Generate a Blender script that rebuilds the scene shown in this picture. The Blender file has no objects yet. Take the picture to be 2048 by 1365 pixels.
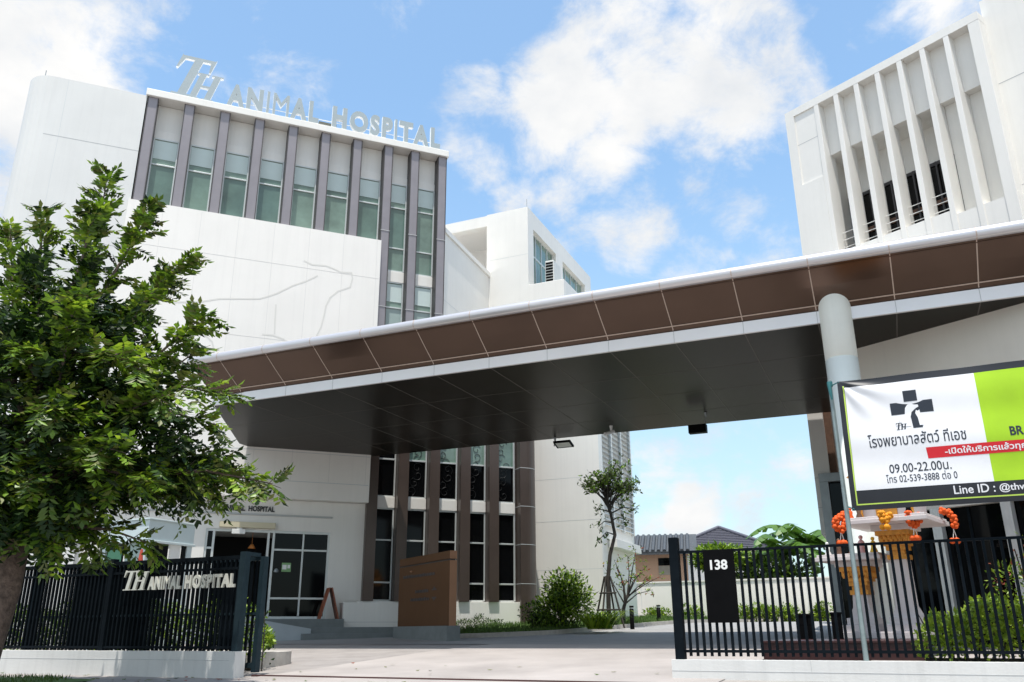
import bpy, bmesh, math, random
from mathutils import Vector, Matrix, noise
R = math.radians
rng = random.Random(7)
scene = bpy.context.scene
COL = scene.collection

# ------------------------------------------------------------------ camera
F_PX, PITCH, ROLL, EYE = 1690.0, R(18.95), R(0.33), 0.70
_c, _s = math.cos(ROLL), math.sin(ROLL)
_ct, _st = math.cos(PITCH), math.sin(PITCH)
CAM = Matrix(((1, 0, 0), (0, _st, _ct), (0, -_ct, _st))) @ Matrix(((_c, -_s, 0), (_s, _c, 0), (0, 0, 1)))
EYEP = Vector((0, 0, EYE))
cam_data = bpy.data.cameras.new("camera")
cam = bpy.data.objects.new("camera", cam_data)
COL.objects.link(cam)
cam_data.sensor_width = 36.0
cam_data.lens = F_PX / 2048 * 36.0
cam_data.clip_start, cam_data.clip_end = 0.1, 3000
rx, up, fw = CAM @ Vector((1, 0, 0)), CAM @ Vector((0, -1, 0)), CAM @ Vector((0, 0, 1))
mw = Matrix((rx, up, -fw)).transposed().to_4x4()
mw.translation = EYEP
cam.matrix_world = mw
scene.camera = cam

# ------------------------------------------------------------------ light
SUN_AZ = Vector((-0.12, -0.99, 0)).normalized()
SUN_EL = R(76)
sun_dir = SUN_AZ * math.cos(SUN_EL) + Vector((0, 0, math.sin(SUN_EL)))
sd = bpy.data.lights.new("sun", 'SUN')
sd.energy, sd.angle, sd.color = 4.8, R(0.5), (1.0, 0.955, 0.89)
sun = bpy.data.objects.new("sun", sd)
COL.objects.link(sun)
sun.rotation_euler = sun_dir.to_track_quat('Z', 'Y').to_euler()
sun.location = (0, 0, 60)
scene.view_settings.view_transform = 'Standard'
scene.view_settings.look = 'None'
scene.view_settings.gamma = 1.0
scene.view_settings.exposure = 0.20
scene.cycles.use_denoising = True
scene.cycles.max_bounces = 7
scene.cycles.diffuse_bounces = 4
scene.cycles.transparent_max_bounces = 8
SKY_STRENGTH = 0.10


def ray(px, py):
    return CAM @ Vector(((px - 1024) / F_PX, (py - 682.5) / F_PX, 1.0))


def build_world():
    w = bpy.data.worlds.new("World")
    scene.world = w
    w.use_nodes = True
    nt = w.node_tree
    nt.nodes.clear()
    N, L = nt.nodes.new, nt.links.new
    out, bg, sky = N('ShaderNodeOutputWorld'), N('ShaderNodeBackground'), N('ShaderNodeTexSky')
    sky.sky_type = 'NISHITA'
    sky.sun_disc = False
    sky.sun_elevation = SUN_EL
    sky.sun_rotation = math.atan2(SUN_AZ.x, SUN_AZ.y)
    sky.air_density, sky.dust_density, sky.ozone_density = 1.0, 1.2, 1.0
    tc = N('ShaderNodeTexCoord')

    def math_(op, a, b=None, clamp=False):
        n = N('ShaderNodeMath')
        n.operation = op
        n.use_clamp = clamp
        for i, v in enumerate((a, b)):
            if v is None:
                continue
            if isinstance(v, (int, float)):
                n.inputs[i].default_value = v
            else:
                L(v, n.inputs[i])
        return n.outputs[0]

    def vmath(op, a, b=None, scale=None):
        n = N('ShaderNodeVectorMath')
        n.operation = op
        for i, v in enumerate((a, b)):
            if v is None:
                continue
            if isinstance(v, (tuple, Vector)):
                n.inputs[i].default_value = tuple(v)
            else:
                L(v, n.inputs[i])
        if scale is not None:
            n.inputs['Scale'].default_value = scale
        return n

    def fbm(vec, scale, detail, rough, dist=0.0):
        n = N('ShaderNodeTexNoise')
        n.inputs['Scale'].default_value = scale
        n.inputs['Detail'].default_value = detail
        n.inputs['Roughness'].default_value = rough
        n.inputs['Distortion'].default_value = dist
        L(vec, n.inputs['Vector'])
        return n
    d = tc.outputs['Generated']
    # warp the direction a little so that cloud edges are ragged
    wn = fbm(d, 5.0, 5, 0.6)
    off = vmath('SUBTRACT', wn.outputs['Color'], (0.5, 0.5, 0.5))
    dw = vmath('ADD', d, vmath('SCALE', off.outputs[0], None, 0.16).outputs[0]).outputs[0]
    # cumulus masses: (direction as seen from the place, angular radius, weight)
    blobs = [(1340, 160, .125, 1.0), (1130, 190, .10, .95), (1480, 210, .10, .9), (1250, 300, .085, .8), (1010, 225, .06, .6), (1240, 30, .12, .9), (1420, 40, .11, .8),
             (1060, 405, .055, .66), (1300, 480, .08, .58), (1480, 420, .07, .5), (1180, 500, .06, .6), (1420, 560, .07, .5), (960, 330, .06, .6), (960, 200, .06, .7), (1160, 380, .06, .55), (1530, 560, .05, .38),
             (60, 140, .16, 1.1), (210, 160, .09, .9), (40, 330, .10, .9), (600, 160, .08, .36), (480, 170, .07, .5), (560, 100, .06, .3), (800, 40, .06, .45), (120, 20, .10, .55),
             (1880, 5, .09, .95), (1780, 20, .07, .6), (1990, 10, .09, .6),
             (1320, 930, .05, .75), (1380, 1000, .05, .85), (1490, 1010, .055, .8), (1400, 930, .05, .55), (1290, 1010, .05, .6), (1550, 960, .05, .4)]
    acc = None
    # unseen sky behind and beside the street: broad clouds added for neutral fill light
    dirs = [(ray(bx, by).normalized(), rad, wgt) for bx, by, rad, wgt in blobs]
    dirs += [(Vector(v).normalized(), rad, wgt) for v, rad, wgt in (((-.6, -.6, .5), .5, .9), ((.5, -.7, .45), .5, .9), ((0, -.95, .3), .45, .8), ((-.95, -.1, .35), .4, .9), ((.95, -.2, .4), .45, .9), ((.1, -.25, .95), .4, .8))]
    for dn, rad, wgt in dirs:
        dist = vmath('DISTANCE', dw, dn).outputs['Value']
        mr = N('ShaderNodeMapRange')
        mr.interpolation_type = 'SMOOTHSTEP'
        mr.inputs['From Min'].default_value = rad * 1.25
        mr.inputs['From Max'].default_value = rad * 0.15
        mr.inputs['To Min'].default_value = 0.0
        mr.inputs['To Max'].default_value = wgt
        L(dist, mr.inputs['Value'])
        acc = mr.outputs[0] if acc is None else math_('MAXIMUM', acc, mr.outputs[0])
    st = vmath('MULTIPLY', d, (1.0, 1.0, 1.5)).outputs[0]
    n1 = fbm(st, 8.0, 12, 0.66, 0.25).outputs['Fac']
    n2 = fbm(st, 2.3, 4, 0.55).outputs['Fac']
    dens = math_('ADD', acc, math_('MULTIPLY', math_('SUBTRACT', n1, 0.5), 2.3))
    dens = math_('ADD', dens, math_('MULTIPLY', math_('SUBTRACT', n2, 0.5), 0.9))
    mr = N('ShaderNodeMapRange')
    mr.interpolation_type = 'SMOOTHSTEP'
    mr.inputs['From Min'].default_value = 0.20
    mr.inputs['From Max'].default_value = 0.95
    L(dens, mr.inputs['Value'])
    mask = mr.outputs[0]
    # cloud body: white with soft grey undersides
    sh = N('ShaderNodeMapRange')
    sh.inputs['From Min'].default_value = 0.25
    sh.inputs['From Max'].default_value = 0.75
    L(fbm(st, 6.0, 6, 0.55).outputs['Fac'], sh.inputs['Value'])
    cc = N('ShaderNodeMix')
    cc.data_type = 'RGBA'
    cc.inputs['A'].default_value = (6.2, 6.6, 7.1, 1)
    cc.inputs['B'].default_value = (9.7, 9.5, 9.2, 1)
    L(sh.outputs[0], cc.inputs['Factor'])
    # sky: nishita lifted a little towards pale near the horizon by thin haze cloud
    sep = N('ShaderNodeSeparateXYZ')
    L(d, sep.inputs[0])
    hz = N('ShaderNodeMapRange')
    hz.interpolation_type = 'SMOOTHSTEP'
    hz.inputs['From Min'].default_value = 0.55
    hz.inputs['From Max'].default_value = 0.02
    hz.inputs['To Min'].default_value = 0.03
    hz.inputs['To Max'].default_value = 0.60
    L(sep.outputs['Z'], hz.inputs['Value'])
    skm = N('ShaderNodeMix')
    skm.data_type = 'RGBA'
    L(hz.outputs[0], skm.inputs['Factor'])
    bl = N('ShaderNodeMix')
    bl.data_type = 'RGBA'
    bl.blend_type = 'MULTIPLY'
    bl.inputs['Factor'].default_value = 1.0
    L(sky.outputs[0], bl.inputs['A'])
    bl.inputs['B'].default_value = (2.25, 2.55, 2.45, 1)
    L(bl.outputs['Result'], skm.inputs['A'])
    skm.inputs['B'].default_value = (5.2, 6.4, 7.0, 1)
    mx = N('ShaderNodeMix')
    mx.data_type = 'RGBA'
    L(mask, mx.inputs['Factor'])
    L(skm.outputs['Result'], mx.inputs['A'])
    L(cc.outputs['Result'], mx.inputs['B'])
    L(mx.outputs['Result'], bg.inputs['Color'])
    bg.inputs['Strength'].default_value = SKY_STRENGTH
    L(bg.outputs[0], out.inputs[0])


build_world()

# ------------------------------------------------------------------ helpers


class Frame:
    """A local frame: x along a wall, y away from the street, z up (world height)."""

    def __init__(s, O, az, zero=True):
        s.O = Vector((O[0], O[1], 0.0))
        a = R(az)
        s.az = a
        s.ax, s.ay = Vector((math.cos(a), math.sin(a), 0)), Vector((-math.sin(a), math.cos(a), 0))
        s.M = Matrix.Translation(s.O) @ Matrix.Rotation(a, 4, 'Z')

    def loc(s, P):
        d = Vector(P) - s.O
        return Vector((d.dot(s.ax), d.dot(s.ay), d.z))

    def pl(s, px, py, y=0.0):
        """where the sight line through a photo point meets the wall plane at depth y -> (x, z)"""
        d = ray(px, py)
        P0 = s.O + s.ay * y
        t = s.ay.dot(P0 - EYEP) / s.ay.dot(d)
        P = s.loc(EYEP + d * t)
        return P.x, P.z

    def pz(s, px, py, z):
        d = ray(px, py)
        P = s.loc(EYEP + d * ((z - EYE) / d.z))
        return P.x, P.y

    def w(s, x, y, z=0.0):
        return s.M @ Vector((x, y, z))


WORLD = Frame((0, 0), 0)


def at(px, py, Y):
    d = ray(px, py)
    return EYEP + d * (Y / d.y)


def gz(x, y):
    """ground height: level street, then a gentle ramp up into the compound"""
    q = 0.4226 * x + 0.9063 * y
    k = [(-400, -0.12), (9.5, -0.05), (11.9, 0.0), (13.5, 0.07), (18, .30), (22, .43), (26, .55), (30, .70), (34, .88), (38, 1.02), (46, 1.08), (900, 1.08)]
    for (a, za), (b, zb) in zip(k, k[1:]):
        if q <= b:
            t = (q - a) / (b - a)
            return za + (zb - za) * t
    return k[-1][1]


ROOT = {}


class MB:
    def __init__(s, fr=WORLD):
        s.fr, s.v, s.f, s.m = fr, [], [], []
        s.smooth = set()

    def add(s, verts, faces, mat=0, smooth=False):
        o = len(s.v)
        M = s.fr.M
        s.v += [M @ Vector(p) for p in verts]
        for f in faces:
            if smooth:
                s.smooth.add(len(s.f))
            s.f.append([i + o for i in f])
            s.m.append(mat)
        return s

    def box(s, x0, x1, y0, y1, z0, z1, mat=0):
        if x0 > x1: x0, x1 = x1, x0
        if y0 > y1: y0, y1 = y1, y0
        if z0 > z1: z0, z1 = z1, z0
        v = [(x, y, z) for x in (x0, x1) for y in (y0, y1) for z in (z0, z1)]
        return s.add(v, [(0, 1, 3, 2), (4, 6, 7, 5), (0, 4, 5, 1), (2, 3, 7, 6), (0, 2, 6, 4), (1, 5, 7, 3)], mat)

    def prism(s, poly, fn, a, b, mat=0, smooth=False):
        """poly of (u,v), extruded from a to b; fn(u,v,t)->xyz"""
        n = len(poly)
        v = [fn(u, w, a) for u, w in poly] + [fn(u, w, b) for u, w in poly]
        s.add(v, [tuple(range(n))[::-1], tuple(range(n, 2 * n))], mat)
        return s.add(v, [(i, (i + 1) % n, n + (i + 1) % n, n + i) for i in range(n)], mat, smooth)

    def plan(s, poly, z0, z1, mat=0, smooth=False):
        return s.prism(poly, lambda u, w, t: (u, w, t), z0, z1, mat, smooth)

    def strip(s, prof, x0, x1, mat=0, smooth=False):
        """profile of (y,z) swept along x"""
        n = len(prof)
        v = [(x0, y, z) for y, z in prof] + [(x1, y, z) for y, z in prof]
        return s.add(v, [(i, i + 1, n + i + 1, n + i) for i in range(n - 1)], mat, smooth)

    def tube(s, pts, rad, n=8, mat=0, smooth=True):
        pts = [Vector(p) for p in pts]
        if not isinstance(rad, (list, tuple)): rad = [rad] * len(pts)
        v, f = [], []
        ref = None
        for i, p in enumerate(pts):
            t = (pts[min(i + 1, len(pts) - 1)] - pts[max(i - 1, 0)]).normalized()
            if ref is None or abs(ref.dot(t)) > .95:
                ref = Vector((1, 0, 0)) if abs(t.x) < .8 else Vector((0, 1, 0))
            a = (ref - t * ref.dot(t)).normalized()
            ref = a
            b = t.cross(a)
            for k in range(n):
                th = 2 * math.pi * k / n
                v.append(p + (a * math.cos(th) + b * math.sin(th)) * rad[i])
        for i in range(len(pts) - 1):
            for k in range(n):
                f.append((i * n + k, i * n + (k + 1) % n, (i + 1) * n + (k + 1) % n, (i + 1) * n + k))
        s.add(v, f, mat, smooth)
        m = len(pts) - 1
        return s.add([v[k] for k in range(n)] + [v[m * n + k] for k in range(n)], [tuple(range(n))[::-1], tuple(range(n, 2 * n))], mat)

    def lathe(s, prof, c=(0, 0), n=20, mat=0, smooth=True):
        v, f = [], []
        for r, z in prof:
            for k in range(n):
                th = 2 * math.pi * k / n
                v.append((c[0] + r * math.cos(th), c[1] + r * math.sin(th), z))
        for i in range(len(prof) - 1):
            for k in range(n):
                f.append((i * n + k, i * n + (k + 1) % n, (i + 1) * n + (k + 1) % n, (i + 1) * n + k))
        return s.add(v, f, mat, smooth)

    def ball(s, c, r, n=6, mat=0, sq=1.0):
        prof = [(max(r * math.sin(math.pi * i / n), 1e-4), c[2] - r * sq * math.cos(math.pi * i / n)) for i in range(n + 1)]
        return s.lathe(prof, (c[0], c[1]), n + 3, mat)

    def build(s, name, mats, parent=None, bevel=0.0, recalc=True, origin=None):
        if not isinstance(mats, (list, tuple)): mats = [mats]
        if parent is not None:
            inv = ROOT[parent.as_pointer()].inverted()
        else:
            if origin is None:
                zs = min(p.z for p in s.v)
                cx = sum(p.x for p in s.v) / len(s.v)
                cy = sum(p.y for p in s.v) / len(s.v)
                origin = Vector((cx, cy, zs))
            inv = Matrix.Translation(-Vector(origin))
        me = bpy.data.meshes.new(name)
        me.from_pydata([tuple(inv @ p) for p in s.v], [], s.f)
        for m in mats: me.materials.append(m)
        me.polygons.foreach_set('material_index', s.m)
        if s.smooth:
            me.polygons.foreach_set('use_smooth', [i in s.smooth for i in range(len(s.f))])
        if recalc:
            bm = bmesh.new()
            bm.from_mesh(me)
            bmesh.ops.recalc_face_normals(bm, faces=bm.faces)
            bm.to_mesh(me)
            bm.free()
        me.update()
        o = bpy.data.objects.new(name, me)
        COL.objects.link(o)
        if parent is not None:
            o.parent = parent
            ROOT[o.as_pointer()] = ROOT[parent.as_pointer()]
        else:
            o.location = origin
            ROOT[o.as_pointer()] = Matrix.Translation(Vector(origin))
        if bevel:
            b = o.modifiers.new('bevel', 'BEVEL')
            b.width, b.segments, b.limit_method = bevel, 2, 'ANGLE'
            b.angle_limit = R(40)
            b.harden_normals = False
        return o


def tag(o, label, cat, group=None):
    o['label'], o['category'] = label, cat
    if group: o['group'] = group
    return o


def thing(name, label, cat, loc, az=0.0, group=None):
    o = bpy.data.objects.new(name, None)
    COL.objects.link(o)
    o.empty_display_size = 0.3
    o.location, o.rotation_euler = loc, (0, 0, az)
    ROOT[o.as_pointer()] = Matrix.Translation(Vector(loc)) @ Matrix.Rotation(az, 4, 'Z')
    return tag(o, label, cat, group)


def struct(name, mb, mat, kind='structure'):
    o = mb.build(name, mat, None, origin=(0, 0, 0))
    o['kind'] = kind
    return o


def copy_thing(o, loc, rz=None, label=None):
    r = o.copy()
    COL.objects.link(r)
    r.location = loc
    if rz is not None: r.rotation_euler = (0, 0, rz)
    if label: r['label'] = label
    for ch in list(o.children):
        c = ch.copy()
        COL.objects.link(c)
        c.parent = r
    return r


# ------------------------------------------------------------------ materials
def mat(name, col, rough=0.6, metal=0.0, var=0.0, scale=4.0, bump=0.0, bscale=60.0, coat=0.0, streak=0.0, spec=0.5, transl=0.0, col2=None):
    m = bpy.data.materials.new(name)
    m.use_nodes = True
    nt = m.node_tree
    N, L = nt.nodes.new, nt.links.new
    p = nt.nodes['Principled BSDF']
    p.inputs['Base Color'].default_value = (*col, 1)
    p.inputs['Roughness'].default_value = rough
    p.inputs['Metallic'].default_value = metal
    p.inputs['Specular IOR Level'].default_value = spec
    p.inputs['Coat Weight'].default_value = coat
    tc = N('ShaderNodeTexCoord')
    last = None
    if var or streak or col2:
        n = N('ShaderNodeTexNoise')
        n.inputs['Scale'].default_value = scale
        n.inputs['Detail'].default_value = 6
        n.inputs['Roughness'].default_value = 0.6
        L(tc.outputs['Object'], n.inputs['Vector'])
        mx = N('ShaderNodeMix')
        mx.data_type = 'RGBA'
        mx.inputs['A'].default_value = (*[c * (1 - var) for c in col], 1)
        mx.inputs['B'].default_value = (*(col2 or [min(c * (1 + var), .95) for c in col]), 1)
        mr = N('ShaderNodeMapRange')
        mr.inputs['From Min'].default_value, mr.inputs['From Max'].default_value = .3, .7
        L(n.outputs['Fac'], mr.inputs['Value'])
        L(mr.outputs[0], mx.inputs['Factor'])
        last = mx.outputs['Result']
        if streak:
            mp = N('ShaderNodeMapping')
            mp.inputs['Scale'].default_value = (5.5, 5.5, 0.22)
            L(tc.outputs['Object'], mp.inputs['Vector'])
            n2 = N('ShaderNodeTexNoise')
            n2.inputs['Scale'].default_value = 1.0
            n2.inputs['Detail'].default_value = 7
            n2.inputs['Roughness'].default_value = .65
            L(mp.outputs[0], n2.inputs['Vector'])
            mr2 = N('ShaderNodeMapRange')
            mr2.inputs['From Min'].default_value, mr2.inputs['From Max'].default_value = .48, .78
            mr2.inputs['To Max'].default_value = streak
            L(n2.outputs['Fac'], mr2.inputs['Value'])
            mx2 = N('ShaderNodeMix')
            mx2.data_type = 'RGBA'
            mx2.inputs['B'].default_value = (*[c * .62 for c in col], 1)
            L(last, mx2.inputs['A'])
            L(mr2.outputs[0], mx2.inputs['Factor'])
            last = mx2.outputs['Result']
        L(last, p.inputs['Base Color'])
    if bump:
        nb = N('ShaderNodeTexNoise')
        nb.inputs['Scale'].default_value = bscale
        nb.inputs['Detail'].default_value = 4
        L(tc.outputs['Object'], nb.inputs['Vector'])
        b = N('ShaderNodeBump')
        b.inputs['Strength'].default_value = bump
        b.inputs['Distance'].default_value = 0.02
        L(nb.outputs['Fac'], b.inputs['Height'])
        L(b.outputs[0], p.inputs['Normal'])
    if transl:
        tr = N('ShaderNodeBsdfTranslucent')
        ms = N('ShaderNodeMixShader')
        ms.inputs[0].default_value = transl
        if last: L(last, tr.inputs[0])
        else: tr.inputs[0].default_value = (col[0] * 1.9, col[1] * 1.7, col[2], 1)
        if not last:
            pass
        L(p.outputs[0], ms.inputs[1])
        L(tr.outputs[0], ms.inputs[2])
        L(ms.outputs[0], nt.nodes['Material Output'].inputs[0])
    return m


WHITE = mat('white_paint', (.85, .82, .775), .55, var=.04, scale=.35, bump=.06, bscale=40, streak=.12)
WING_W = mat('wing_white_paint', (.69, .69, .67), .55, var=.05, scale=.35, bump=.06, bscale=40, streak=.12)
WHITE_R = mat('cool_white_paint', (.81, .79, .745), .55, var=.04, scale=.4, bump=.06, bscale=40, streak=.15)
CREAM = mat('cream_panel', (.74, .72, .68), .55, var=.03, scale=.8, bump=.05, bscale=40, streak=.08)
BEIGE = mat('beige_wall', (.66, .63, .57), .6, var=.04, scale=.6, bump=.06, bscale=40, streak=.1)
JOINT = mat('joint', (.46, .47, .47), .8)
JOINT_L = mat('pale_joint', (.62, .64, .64), .8)
FIN = mat('mauve_grey_cladding', (.27, .25, .265), .42, .35, var=.06, scale=1.5, streak=.15)
FIN_D = mat('brown_cladding', (.125, .10, .088), .36, .35, var=.10, scale=1.2, streak=.15)
PIER = mat('brown_pier_cladding', (.085, .062, .052), .32, .3, var=.10, scale=.8, streak=.2)
EDGE = mat('dark_seam', (.05, .045, .045), .5)
ALU = mat('aluminium_frame', (.60, .63, .62), .42, .3, var=.04, scale=3)
GLASS_G = mat('green_glass', (.15, .235, .195), .06, 0, var=.32, scale=.8, spec=.7)
GLASS_V = [GLASS_G, mat('green_glass_dim', (.115, .19, .16), .06, 0, var=.3, scale=.7, spec=.7), mat('green_glass_pale', (.19, .28, .235), .07, 0, var=.3, scale=.9, spec=.6)]
GLASS_D = mat('dark_glass', (.003, .0034, .004), .05, 0, spec=.13)
GLASS_A = mat('aqua_glass', (.36, .46, .44), .1, 0, var=.06, scale=.5, spec=.6)
BLIND = mat('roller_blind', (.58, .68, .66), .5, var=.03, scale=2)
FASCIA = mat('brown_aluminium', (.085, .052, .037), .15, .5, var=.12, scale=.5, bump=.10, bscale=.8)
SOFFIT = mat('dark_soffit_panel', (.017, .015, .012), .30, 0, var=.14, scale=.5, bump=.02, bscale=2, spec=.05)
SEAM = mat('sealant', (.50, .40, .34), .6)
SEAM_D = mat('sealant_soffit', (.10, .09, .08), .6)
SILVER = mat('silver_nose', (.60, .58, .59), .30, .5, var=.03, scale=1)
BAND = mat('silver_band', (.80, .78, .78), .33, .35, var=.05, scale=.6)
COLUMN = mat('pale_column', (.77, .81, .775), .4, .0, var=.05, scale=1, streak=.15)
SIGN_GREY = mat('brushed_letter', (.36, .42, .44), .5, .0, var=.04, scale=2)
SIGN_EDGE = mat('white_letter_return', (.86, .87, .87), .5)
FENCE = mat('charcoal_steel', (.007, .010, .013), .5, 0, var=.2, scale=6, spec=.02)
GATE = mat('blue_grey_steel', (.016, .030, .038), .5, 0, var=.2, scale=5, spec=.12)
PLINTH = mat('painted_plinth', (.66, .655, .635), .6, var=.05, scale=1.5, bump=.1, bscale=30, streak=.35)
LETTER_C = mat('cream_metal_letter', (.68, .67, .60), .4, .2, var=.06, scale=5)
BLACK = mat('black_panel', (.004, .004, .0045), .5, var=.2, scale=4, spec=.05)
BLACK_L = mat('black_letter', (.012, .013, .014), .4)
CONC = mat('driveway_concrete', (.36, .325, .305), .75, var=.17, scale=.55, bump=.25, bscale=25)
ROAD = mat('inner_road', (.28, .275, .27), .8, var=.10, scale=1.2, bump=.25, bscale=40)
WALK = mat('sidewalk_paving', (.29, .265, .25), .8, var=.16, scale=1.6, bump=.3, bscale=30)
ASPH = mat('asphalt', (.055, .055, .057), .85, var=.2, scale=3, bump=.4, bscale=120)
KERB = mat('kerb_concrete', (.45, .42, .38), .8, var=.18, scale=3, bump=.3, bscale=40, streak=.3)
GRASS = mat('grass', (.075, .14, .022), .8, var=.35, scale=8, bump=.6, bscale=60)
SOIL = mat('soil', (.05, .038, .028), .9, var=.3, scale=6, bump=.5, bscale=40)
BARK = mat('bark', (.085, .060, .048), .85, var=.35, scale=9, bump=.9, bscale=26, col2=(.17, .125, .10))
BARK_D = mat('dark_bark', (.040, .034, .028), .85, var=.3, scale=9, bump=.6, bscale=40)
PYLON = mat('brown_sign_panel', (.115, .058, .028), .5, .0, spec=.10, var=.08, scale=1.2)
PYLON_S = mat('lit_side_emblem_brown', (.34, .18, .10), .45, .1, var=.06, scale=1.5)  # paler brown paints sunlight on the sign's side; the emblem reuses it
GREYC = mat('grey_granite', (.17, .19, .19), .6, var=.12, scale=3, bump=.1, bscale=60)
RAMP = mat('ramp_side', (.40, .44, .46), .6, var=.06, scale=2)
REDPL = mat('dark_red_granite', (.045, .014, .014), .35, var=.25, scale=8)
GOLD = mat('gold_paint', (.62, .27, .04), .42, .35, var=.22, scale=14, bump=.3, bscale=40)
SHRINE = mat('shrine_white', (.62, .57, .56), .5, var=.05, scale=3)
MARI = mat('marigold', (.78, .105, .006), .7, var=.18, scale=18, transl=.12)
MARI_Y = mat('yellow_marigold', (.85, .33, .01), .7, var=.15, scale=18, transl=.12)
THREAD = mat('white_thread', (.85, .84, .80), .7)
FLAME = mat('yellow_offering', (.95, .62, .05), .5)
PINKC = mat('pink_figure', (.75, .42, .42), .6)
TILE = mat('grey_roof_tile', (.06, .065, .07), .55, var=.2, scale=6)
TILE2 = mat('slate_roof', (.085, .085, .11), .5, var=.15, scale=5)
SALMON = mat('salmon_render', (.52, .33, .22), .7, var=.06, scale=.8, streak=.2)
TIMBER = mat('timber', (.12, .06, .035), .6, var=.3, scale=8)
SHUT = mat('grey_shutter', (.30, .27, .22), .6, var=.08, scale=4)
LOUV = mat('louver_blade', (.68, .72, .73), .5)
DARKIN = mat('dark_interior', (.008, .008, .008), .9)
STEEL = mat('grey_steel', (.30, .33, .34), .4, .3, var=.1, scale=4)
STEELL = mat('bright_steel', (.62, .64, .64), .35, .5, var=.08, scale=4)
POLE = mat('galvanised_pole', (.26, .32, .32), .45, .4, var=.15, scale=8)
TEAL = mat('teal_strap', (.03, .16, .17), .5)
B_BLACK = mat('banner_black', (.012, .014, .020), .45, var=.1, scale=6)
B_WHITE = mat('banner_white', (.80, .80, .82), .42, var=.02, scale=3)
B_GREEN = mat('banner_green', (.36, .60, .008), .40, var=.08, scale=2)
B_LIME = mat('banner_lime', (.50, .68, .10), .45)
B_RED = mat('banner_red', (.62, .008, .018), .42)
B_NAVY = mat('banner_navy', (.016, .022, .035), .45)
LEAF1 = mat('leaf_mid', (.066, .125, .011), .42, var=.25, scale=3, transl=.30)
LEAF2 = mat('leaf_bright', (.145, .255, .018), .42, var=.25, scale=3, transl=.34)
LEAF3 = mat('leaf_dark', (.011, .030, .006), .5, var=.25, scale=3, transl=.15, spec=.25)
LEAFY = mat('leaf_yellow_green', (.30, .42, .030), .42, var=.2, scale=3, transl=.35)
LEAFR = mat('leaf_red_tip', (.34, .090, .045), .45, var=.2, scale=3, transl=.3)
LEAFO = mat('leaf_olive', (.060, .085, .022), .45, var=.25, scale=3, transl=.2)
BANANA = mat('banana_leaf', (.085, .18, .022), .38, var=.25, scale=2, transl=.3)
GREENGL = mat('green_window', (.055, .24, .12), .1, spec=.6)
BOOTHW = mat('booth_panel', (.58, .66, .67), .45, .15, var=.03, scale=2)
YELLOWISH = mat('door_operator_cover', (.60, .54, .38), .5)
REDCLOTH = mat('red_cloth', (.45, .05, .03), .7)
LAMPG = mat('amber_lamp_shade', (.60, .22, .05), .5)
WHITEPL = mat('white_plastic', (.78, .78, .76), .45)
ACBODY = mat('aircon_body', (.70, .70, .66), .5, var=.04, scale=4)
CONERED = mat('parasol_red', (.50, .07, .04), .6)
BOARDW = mat('brown_board', (.26, .075, .035), .5, var=.2, scale=8)
STICK = mat('sticker_green', (.20, .38, .16), .5)

GROOVE_SHADE = mat('groove_shade_grey', (.715, .695, .65), .7)  # flat grey that carries the shade of the engraved line
JOINT_P = mat('panel_joint', (.72, .70, .67), .7)

# ------------------------------------------------------------------ text


def text_polys(body, offset=0.0):
    cu = bpy.data.curves.new('txt', 'FONT')
    cu.body = body
    cu.size = 1.0
    cu.offset = offset
    cu.resolution_u = 4
    cu.fill_mode = 'FRONT'
    ob = bpy.data.objects.new('txt', cu)
    COL.objects.link(ob)
    bpy.context.view_layer.update()
    dg = bpy.context.evaluated_depsgraph_get()
    me = bpy.data.meshes.new_from_object(ob.evaluated_get(dg))
    vs = [tuple(v.co) for v in me.vertices]
    fs = [tuple(p.vertices) for p in me.polygons]
    bpy.data.objects.remove(ob)
    bpy.data.curves.remove(cu)
    bpy.data.meshes.remove(me)
    return vs, fs


def put_text(mb, body, x0, x1, z0, z1, fy, mat_front=0, mat_side=None, depth=0.0, bold=0.0, slant=0.0):
    """letters fill the rectangle x0..x1, z0..z1 on the surface y = fy(x, z)"""
    vs, fs = text_polys(body, bold)
    a0, a1 = min(v[0] for v in vs), max(v[0] for v in vs)
    b0, b1 = min(v[1] for v in vs), max(v[1] for v in vs)

    def mp(v):
        u, w = (v[0] - a0) / (a1 - a0), (v[1] - b0) / (b1 - b0)
        x, z = x0 + (x1 - x0) * u + slant * (w - .5) * (z1 - z0), z0 + (z1 - z0) * w
        return (x, fy(x, z), z)
    P = [mp(v) for v in vs]
    mb.add(P, fs, mat_front)
    if depth:
        n = len(P)
        Q = [(x, y + depth, z) for x, y, z in P]
        cnt = {}
        for f in fs:
            for i in range(len(f)):
                e = (f[i], f[(i + 1) % len(f)])
                if (e[1], e[0]) in cnt: cnt.pop((e[1], e[0]))
                else: cnt[e] = 1
        ms = mat_front if mat_side is None else mat_side
        mb.add(P + Q, [(a, b, b + n, a + n) for a, b in cnt], ms)
        mb.add(Q, [tuple(reversed(f)) for f in fs], ms)


def put_word(mb, word, x0, x1, z0, z1, fy, mf, ms, depth, bold):
    """a word set letter by letter, so that each stroke can be thickened cleanly"""
    bx = lambda t: (min(v[0] for v in text_polys(t)[0]), max(v[0] for v in text_polys(t)[0]))
    a0, a1 = bx(word)
    k = (x1 - x0) / (a1 - a0)
    for i, ch in enumerate(word):
        r_ = bx(word[:i + 1])[1]
        c0, c1 = bx(ch)
        l_ = r_ - (c1 - c0)
        put_text(mb, ch, x0 + (l_ - a0) * k, x0 + (r_ - a0) * k, z0, z1, fy, mf, ms, depth, 0.0 if ch in 'M' else bold)


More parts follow.
